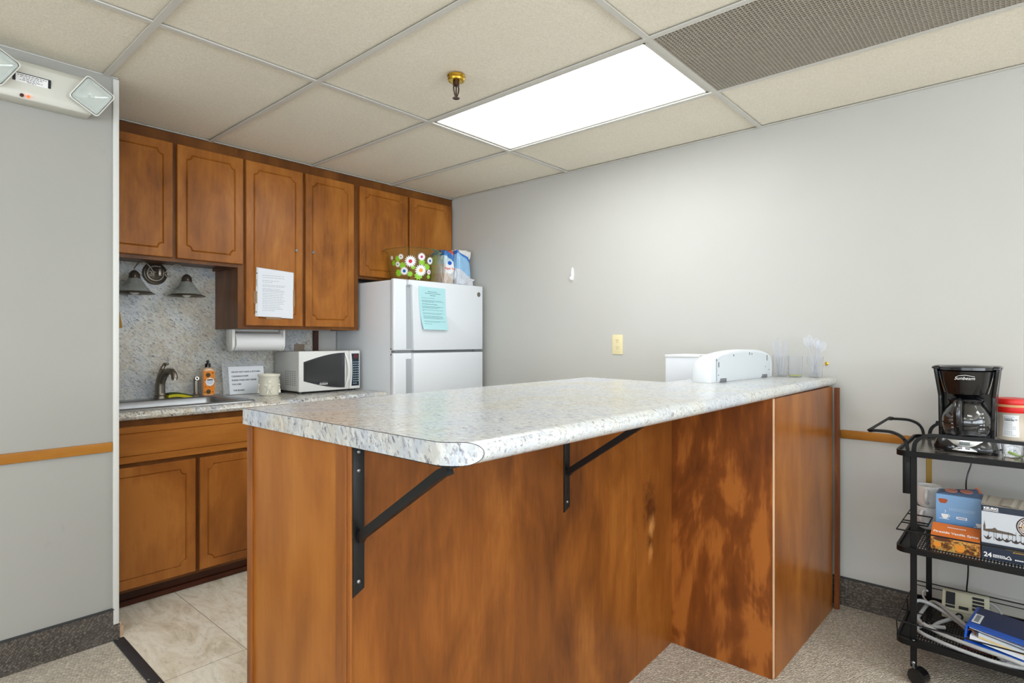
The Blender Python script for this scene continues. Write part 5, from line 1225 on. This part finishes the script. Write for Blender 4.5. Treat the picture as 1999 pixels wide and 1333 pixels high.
cupicon(mb, .028, .104, .022); mb.tube([(.028, -.0006, .117), (.031, -.0006, .122), (.027, -.0006, .127)], .001, n=6); cupicon(mb, .136-.008, .088, .018)
part('cup_print', mb, M_whiteink, bx, world=False, smooth=0)
face(bx, 'white_panel', rc(.062, .099, .094, .108), M_whiteink)
mb = MB(); x = .066
while x < .090: mb.box(x, -.0014, .102, x+.003, -.0010, .105); x += .004
part('printed_text', mb, M_blue, bx, world=False, smooth=0)
mb = MB()
for i, z in enumerate((.135, .129)):
    x = .040
    while x < .112: l = random.uniform(.003, .007); mb.box(x, -.0012, z-.0018, x+l, -.0008, z+.0018); x += l+.0015
part('faint_title', mb, plain('pale_blue_print', srgb(160, 192, 222), .5), bx, world=False, smooth=0)
mb = MB(); mb.prism([(.004, .004, h_+.0005), (.132, .004, h_+.0005), (.120, .07, h_+.020), (.010, .06, h_+.006)], (0, 0, .0012)); fl = part('box_flap', mb, plain('blue_grey_flap', srgb(96, 120, 150), .5), t, world=False, smooth=0)
mb = MB()
for x in (.045, .09): mb.prism([(x+.020*math.cos(q), .03+.016*math.sin(q), h_+.0055+.008*(.03+.016*math.sin(q))/.06*1.5+(x-.045)*.06) for q in [2*PI*k/18 for k in range(18)]], (0, 0, .0016))
part('pod_print', mb, plain('rose_print', srgb(196, 132, 116), .5), fl, world=False, smooth=0)
mb = MB(); mb.prism([(.100, .075, h_+.008), (.134, .085, h_+.004), (.118, .088, h_+.026)], (0, .003, 0)); part('orange_tab', mb, plain('burnt_orange', srgb(176, 82, 34), .5), fl, world=False, smooth=0)

t, bx, w_, h_ = boxthing('orange_tea_box', 'orange vanilla spice tea box lying in front of the blue box', 'box', 2.620, .272, .130, ZM, .536, .070, plain('tea_orange', srgb(214, 116, 48), .4))
mb = MB(); mb.prism([(0, 0, h_+.0002), (0, .070, h_+.0002), (0, .070, h_+.030)], (w_, 0, 0)); part('raised_lid', mb, bx.data.materials[0], bx, world=False, smooth=0)
FT = frame((w_/2, .036, h_+.0157), (1, 0, 0), (0, .070, .030))
m, nt, b = newmat('tea_picture'); g = G(nt)
c = g.ramp(g.noise(g.coords((1, 1, 1.6)), 52, 5, .65, .8), [(.36, srgb(58, 32, 12)), (.46, srgb(112, 68, 26)), (.54, srgb(196, 130, 54)), (.60, srgb(206, 176, 96)), (.70, srgb(110, 104, 46))])
nt.links.new(c, b.inputs['Base Color']); b.inputs['Roughness'].default_value = .35
pc = face(bx, 'picture_panel', rc(.001, .001, w_-.001, h_*.86), m)
mb = MB(); mb.prism([(.020+.012*math.cos(q), -.0010, .020+.010*math.sin(q)) for q in [2*PI*k/16 for k in range(16)]], (0, -.0004, 0)); mb.prism([(.070, -.001, .030), (.073, -.001, .010), (.080, -.001, .005), (.090, -.001, .005), (.097, -.001, .010), (.100, -.001, .030)], (0, -.0005, 0)); part('teacup_print', mb, plain('amber_print', srgb(226, 142, 44), .4), pc, world=False, smooth=0)
mb = MB(); mb.prism([(.034+.027*math.cos(q), -.0010, .040+.007*math.sin(q)) for q in [2*PI*k/24 for k in range(24)]], (0, -.0005, 0)); part('emblem_oval', mb, plain('brown_print', srgb(92, 48, 20), .4), pc, world=False, smooth=0)
mb = MB(); text_into(mb, 'Fireside Vanilla Spice', .0155, FT @ Matrix.Translation((0, -.016, .0004)), ext=.0002, bold=.02)
x = .046
while x < .100: l = random.uniform(.002, .005); mb.box(x-w_/2, .014, .0004, x+l-w_/2, .018, .0007, M=FT); x += l+.0012
part('lettering', mb, M_whiteink, bx, world=False, smooth=0)

t, bx, w_, h_ = boxthing('coffee_pod_box', 'large dark blue coffee pod carton with a harbour picture, right of the tea boxes', 'box', 2.622, .1275, -.115, ZM, .672, .155, M_dblue)
sky = face(bx, 'picture_panel', rc(.001, h_*.305, w_-.002, h_*.885), plain('pale_sky_print', srgb(196, 202, 210), .35))
mb = MB(); text_into(mb, 'KEURIG', .0115, frame((.0265, -.0011, h_*.945), (1, 0, 0), (0, 0, 1)), ext=.0002, bold=.04); mb.box(.006, -.0014, h_*.902, .047, -.0010, h_*.912)
text_into(mb, '24', .022, frame((.018, -.0011, h_*.085), (1, 0, 0), (0, 0, 1)), ext=.0002, bold=.03)
for z in (.105, .085, .065):
    x = .032
    while x < .064: l = random.uniform(.002, .006); mb.box(x, -.0013, h_*z-.0012, x+l, -.0010, h_*z+.0012); x += l+.001
x = .090
while x < .16: l = random.uniform(.003, .005); mb.box(x, -.0013, h_*.075-.002, x+l, -.0010, h_*.075+.002); x += l+.0012
for k in range(3): q = PI/2+2*PI*k/3; mb.tube([(.074+.008*math.cos(q), -.0012, h_*.085+.007*math.sin(q)), (.074+.008*math.cos(q+2), -.0012, h_*.085+.007*math.sin(q+2))], .0012, n=6)
part('lettering', mb, M_whiteink, bx, world=False, smooth=0)
mb = MB()
for z, x0, x1 in ((.245, .066, .16), (.205, .085, .16), (.16, .125, .165)):
    x = x0
    while x < x1: l = random.uniform(.003, .007); mb.box(x, -.0013, h_*z-.0016, x+l, -.0010, h_*z+.0016); x += l+.0013
part('gold_lettering', mb, M_gold, bx, world=False, smooth=0)
mb = MB()   # skyline, poles and boats
mb.prism([(.006, -.0011, h_*.52), (.006, -.0011, h_*.62), (.008, -.0011, h_*.66), (.009, -.0011, h_*.72), (.0105, -.0011, h_*.66), (.012, -.0011, h_*.62), (.012, -.0011, h_*.52)], (0, -.0003, 0))
mb.prism([(.012, -.0011, h_*.515), (.012, -.0011, h_*.56), (.03, -.0011, h_*.58), (.037, -.0011, h_*.61), (.044, -.0011, h_*.57), (.08, -.0011, h_*.555), (.092, -.0011, h_*.535), (.092, -.0011, h_*.515)], (0, -.0003, 0))
for x in (.02, .034, .040, .056, .072, .083, .092, .105, .12): mb.box(x, -.0014, h_*.38, x+.0012, -.0010, h_*(.56+.03*math.sin(x*300)))
mb.box(.100, -.0014, h_*.53, .20, -.0010, h_*.545)
part('skyline_print', mb, plain('sepia_print', srgb(92, 80, 70), .5), sky, world=False, smooth=0)
mb = MB()
for x, s in ((.018, 1), (.048, 1.1), (.068, 1.1), (.092, 1.2), (.115, 1.2), (.14, 1.2)):
    zc = h_*.43; U = [(-.012+.024*i/8) for i in range(9)]; mb.prism([(x+s*u, -.0012, zc-.011+.013*abs(u/.012)**2.2) for u in U]+[(x+s*u, -.0012, zc-.004+.008*abs(u/.012)**2.6) for u in U[::-1][1:-1]], (0, -.0004, 0)); mb.prism([(x-.003*s, -.0012, zc-.004), (x+.004*s, -.0012, zc-.004), (x+.001*s, -.0012, zc+.004)], (0, -.0004, 0))
part('boat_print', mb, plain('dark_boat_print', srgb(58, 48, 46), .5), sky, world=False, smooth=0)
cxm, czm = .128, h_*.70
for r_, mt, nm, yy in ((.0355, plain('espresso_print', srgb(50, 34, 30), .4), 'emblem_ring', -.0012), (.0315, M_whiteink, 'emblem_line', -.0016), (.0300, plain('brown_ring', srgb(96, 60, 46), .4), 'emblem_band', -.0019), (.0195, M_whiteink, 'emblem_line', -.0022), (.0180, plain('latte_print', srgb(190, 150, 70), .4), 'emblem_center', -.0025)):
    mb = MB(); mb.prism([(cxm+r_*math.cos(2*PI*k/48), yy, czm+r_*math.sin(2*PI*k/48)) for k in range(48)], (0, -.0003, 0)); part(nm, mb, mt, bx, world=False, smooth=0)
mb = MB()
for i, ch in enumerate('BARISTA PRIMA'):
    a = PI*.97-i*(PI*.94/12); text_into(mb, ch, .0095, frame((cxm+.0245*math.cos(a), -.0024, czm+.0245*math.sin(a)), (math.sin(a), 0, -math.cos(a)), (math.cos(a), 0, math.sin(a))), ext=.0002, bold=.03) if ch != ' ' else None
for i, ch in enumerate('COFFEEHOUSE'):
    a = PI*1.10+i*(PI*.80/10); text_into(mb, ch, .0085, frame((cxm+.0248*math.cos(a), -.0024, czm+.0248*math.sin(a)), (-math.sin(a), 0, math.cos(a)), (-math.cos(a), 0, -math.sin(a))), ext=.0002, bold=.03)
part('emblem_lettering', mb, M_whiteink, bx, world=False, smooth=0)
mb = MB()
for k in range(3): mb.prism([(cxm+(.010-.002*k)*math.sin(q)*abs(math.cos(q/2)), -.0028, czm-.004+.005*k+(.006)*math.cos(q)) for q in [2*PI*j/20 for j in range(20)]], (0, -.0003, 0))
part('latte_leaf', mb, M_whiteink, bx, world=False, smooth=0)
mb = MB(); P = [(.0, .0), (w_, 0)]
t_ = bmesh.new(); n = 22; f_, bk_ = [], []
for i in range(n+1):
    x = w_*i/n; f_.append(t_.verts.new((x, -.0008, h_+.0018+random.uniform(0, .004)))); bk_.append(t_.verts.new((x, .155, h_+.0012+random.uniform(0, .002))))
for i in range(n): t_.faces.new((f_[i], f_[i+1], bk_[i+1], bk_[i]))
mb.add(t_); mb.box(0, 0, h_+.0002, w_, .155, h_+.0008); part('torn_top', mb, plain('torn_cardboard', srgb(206, 198, 184), .9), bx, world=False, smooth=0)

# ---- bottom shelf
ZS = .1492
t = thing('control_unit', 'beige electrical control unit with dark windows on the bottom shelf', 'electrical unit', (2.865, .262, ZS+.001), R(-87))
mb = MB(); mb.prism([(0, 0, 0), (0, 0, .040), (0, .075, .084), (0, .10, .084), (0, .10, 0)], (.148, 0, 0), bev=.003); ub = part('unit_case', mb, M_beige, t, world=False)
FU = frame((0, -.0004, .0405), (1, 0, 0), (0, .075, .044))
for a in ((.012, .020, .042, .080), (.012, .004, .042, .015), (.054, .006, .084, .020), (.096, .066, .132, .078), (.096, .048, .132, .060), (.096, .030, .132, .042), (.096, .012, .132, .024)):
    mb = MB(); mb.box(a[0], a[1], .0002, a[2], a[3], .0012, M=FU); part('dark_window', mb, M_dgrey, ub, world=False, smooth=0)
mb = MB(); mb.box(.002, -.0006, .0325, .146, .0006, .0335); part('case_seam', mb, M_grey, ub, world=False, smooth=0)
mb = MB(); mb.lathe([(.006, 0), (.013, 0), (.013, .006), (.006, .006)], n=24, M=frame((.056, 0, .017), (1, 0, 0), (0, 0, 1))); part('cable_socket', mb, M_black, ub, world=False)

t = thing('grey_cable', 'thick light grey cable coiled in loops on the bottom shelf', 'cable', (2.75, .2, ZS))
r_ = .0068
mb = MB(); mb.tube(cr([(2.862, .205, .168), (2.83, .222, .168), (2.76, .262, .162), (2.70, .285, .158), (2.74, .325, .157), (2.83, .322, .164), (2.92, .302, .176), (2.88, .270, .190), (2.78, .215, .196), (2.72, .160, .185), (2.70, .10, .160)]), r_, n=12); part('cable_run', mb, M_cable, t, smooth=60)
mb = MB(); mb.tube(cr([(2.72, .16, .170), (2.80, .21, .172), (2.86, .285, .186), (2.84, .335, .200), (2.76, .345, .198), (2.68, .315, .186), (2.63, .255, .180), (2.60, .20, .182), (2.575, .13, .184), (2.555, .06, .186), (2.545, .0, .182), (2.54, -.08, .178)]), r_, n=12); part('cable_run', mb, M_cable, t, smooth=60)
mb = MB(); mb.tube(cr([(2.74, .24, .159), (2.70, .305, .158), (2.66, .318, .158), (2.63, .295, .158), (2.605, .25, .158), (2.585, .20, .158), (2.57, .14, .158), (2.562, .09, .158), (2.57, .03, .158), (2.60, -.05, .158)]), r_, n=12); part('cable_run', mb, M_cable, t, smooth=60)
t = thing('white_cable', 'thin white cable end hooking up behind the coiled grey cable', 'cable', (2.95, .34, ZS))
mb = MB(); mb.tube(cr([(2.90, .30, .175), (2.93, .325, .180), (2.96, .335, .195), (2.965, .325, .205), (2.955, .318, .207)]), .004, n=10); part('cable_run', mb, M_cable, t, smooth=60)
t = thing('extension_lead', 'short white cord arching out from behind the beige unit', 'cord', (3.0, .1, ZS))
mb = MB(); mb.tube(cr([(2.97, .16, .165), (2.985, .145, .195), (2.985, .12, .205), (2.975, .095, .195), (2.96, .08, .175), (2.955, .07, .155)]), .004, n=10); part('cable_run', mb, M_cable, t, smooth=60)

# binder
t = thing('ring_binder', 'blue ring binder stuffed with papers lying on the bottom shelf', 'binder', (2.600, .172, .186))
t.rotation_euler = (R(-3), R(5), R(-90-5))
BW, BD, BT = .27, .24, .058
mb = MB(); mb.box(0, 0, 0, BW, BD, .003, .001, 1); mb.box(0, 0, BT-.003, BW, BD, BT, .001, 1); mb.box(-.003, 0, 0, .003, BD, BT, .001, 1); cv = part('cover', mb, M_blue, t, world=False)
mb = MB(); mb.box(.006, .045, BT+.0002, BW-.001, BD-.002, BT+.0012); part('cover_panel', mb, plain('navy_vinyl', srgb(30, 44, 84), .45), cv, world=False, smooth=0)
mb = MB(); mb.box(.006, .05, BT+.0013, .030, .15, BT+.0019); sl_ = part('spine_label', mb, M_whiteink, cv, world=False, smooth=0)
mb = MB(); mb.box(.011, .06, BT+.002, .024, .14, BT+.0023); part('printed_text', mb, M_inkg, sl_, world=False, smooth=0)
def sheets(nm, z0, z1, mat, x0, drop, y0=.006):
    mb = MB(); t_ = bmesh.new(); n = 14; rg = []
    for i in range(n+1):
        x = x0+(BW-.004-x0)*i/n; u = i/n; dz = -drop*math.sin(u*PI*.5)
        rg.append([t_.verts.new(p) for p in ((x, y0, z0+dz), (x, BD-.006, z0+dz), (x, BD-.006, z1+dz), (x, y0, z1+dz))])
    for a, b in zip(rg, rg[1:]):
        for k in range(4): t_.faces.new((a[k], a[(k+1) % 4], b[(k+1) % 4], b[k]))
    t_.faces.new(rg[0][::-1]); t_.faces.new(rg[-1]); bmesh.ops.recalc_face_normals(t_, faces=t_.faces); mb.add(t_); return part(nm, mb, mat, t, world=False, smooth=60)
sheets('paper_stack', .012, .026, M_paper, .012, .008); sheets('folder_sheet', .0265, .0315, M_card, .035, .008, .004); sheets('paper_stack', .032, .042, plain('blue_grey_paper', srgb(196, 204, 214), .8), .034, .009, .008); sheets('paper_stack', .0500, .0512, M_paper, .008, .009, .005)
mb = MB(); mb.tube([(.012+.013*math.cos(q), .02, .024+.016*math.sin(q)) for q in [2*PI*k/20 for k in range(20)]], .0018, n=6, cyc=True); mb.tube([(.012+.013*math.cos(q), .11, .024+.016*math.sin(q)) for q in [2*PI*k/20 for k in range(20)]], .0018, n=6, cyc=True); part('binder_ring', mb, plain('copper_ring', srgb(170, 104, 56), .3, metal=.7), t, world=False)
# clutter under the binder
t = thing('bubble_pouch', 'crumpled translucent plastic pouch poking out under the binder', 'pouch', (2.60, .03, ZS+.001))
mb = MB(); lumpy(mb, 0, 0, .012, .035, .055, .024, .35, 9); part('pouch', mb, plain('grey_film', srgb(150, 152, 158), .15, coat=.6), t, world=False, smooth=70)
t = thing('gift_bow', 'gold ribbon bow squeezed between binder and cable on the bottom shelf', 'ribbon', (2.625, .075, ZS+.001))
mb = MB()
for a in (20, 75, 130, 200, 260): q = R(a); mb.bar([(0, 0, .008), (.018*math.cos(q), .018*math.sin(q), .016), (.028*math.cos(q), .028*math.sin(q), .007)], .008, .0012)
part('ribbon', mb, plain('gold_foil', srgb(188, 146, 60), .3, metal=.6), t, world=False)
t = thing('tissue_scrap', 'dark maroon crumpled cloth under the front edge of the binder', 'cloth', (2.65, .13, ZS+.001))
mb = MB(); lumpy(mb, 0, 0, .007, .045, .06, .012, .3, 21); part('cloth', mb, plain('maroon_cloth', srgb(70, 36, 36), .9), t, world=False, smooth=70)
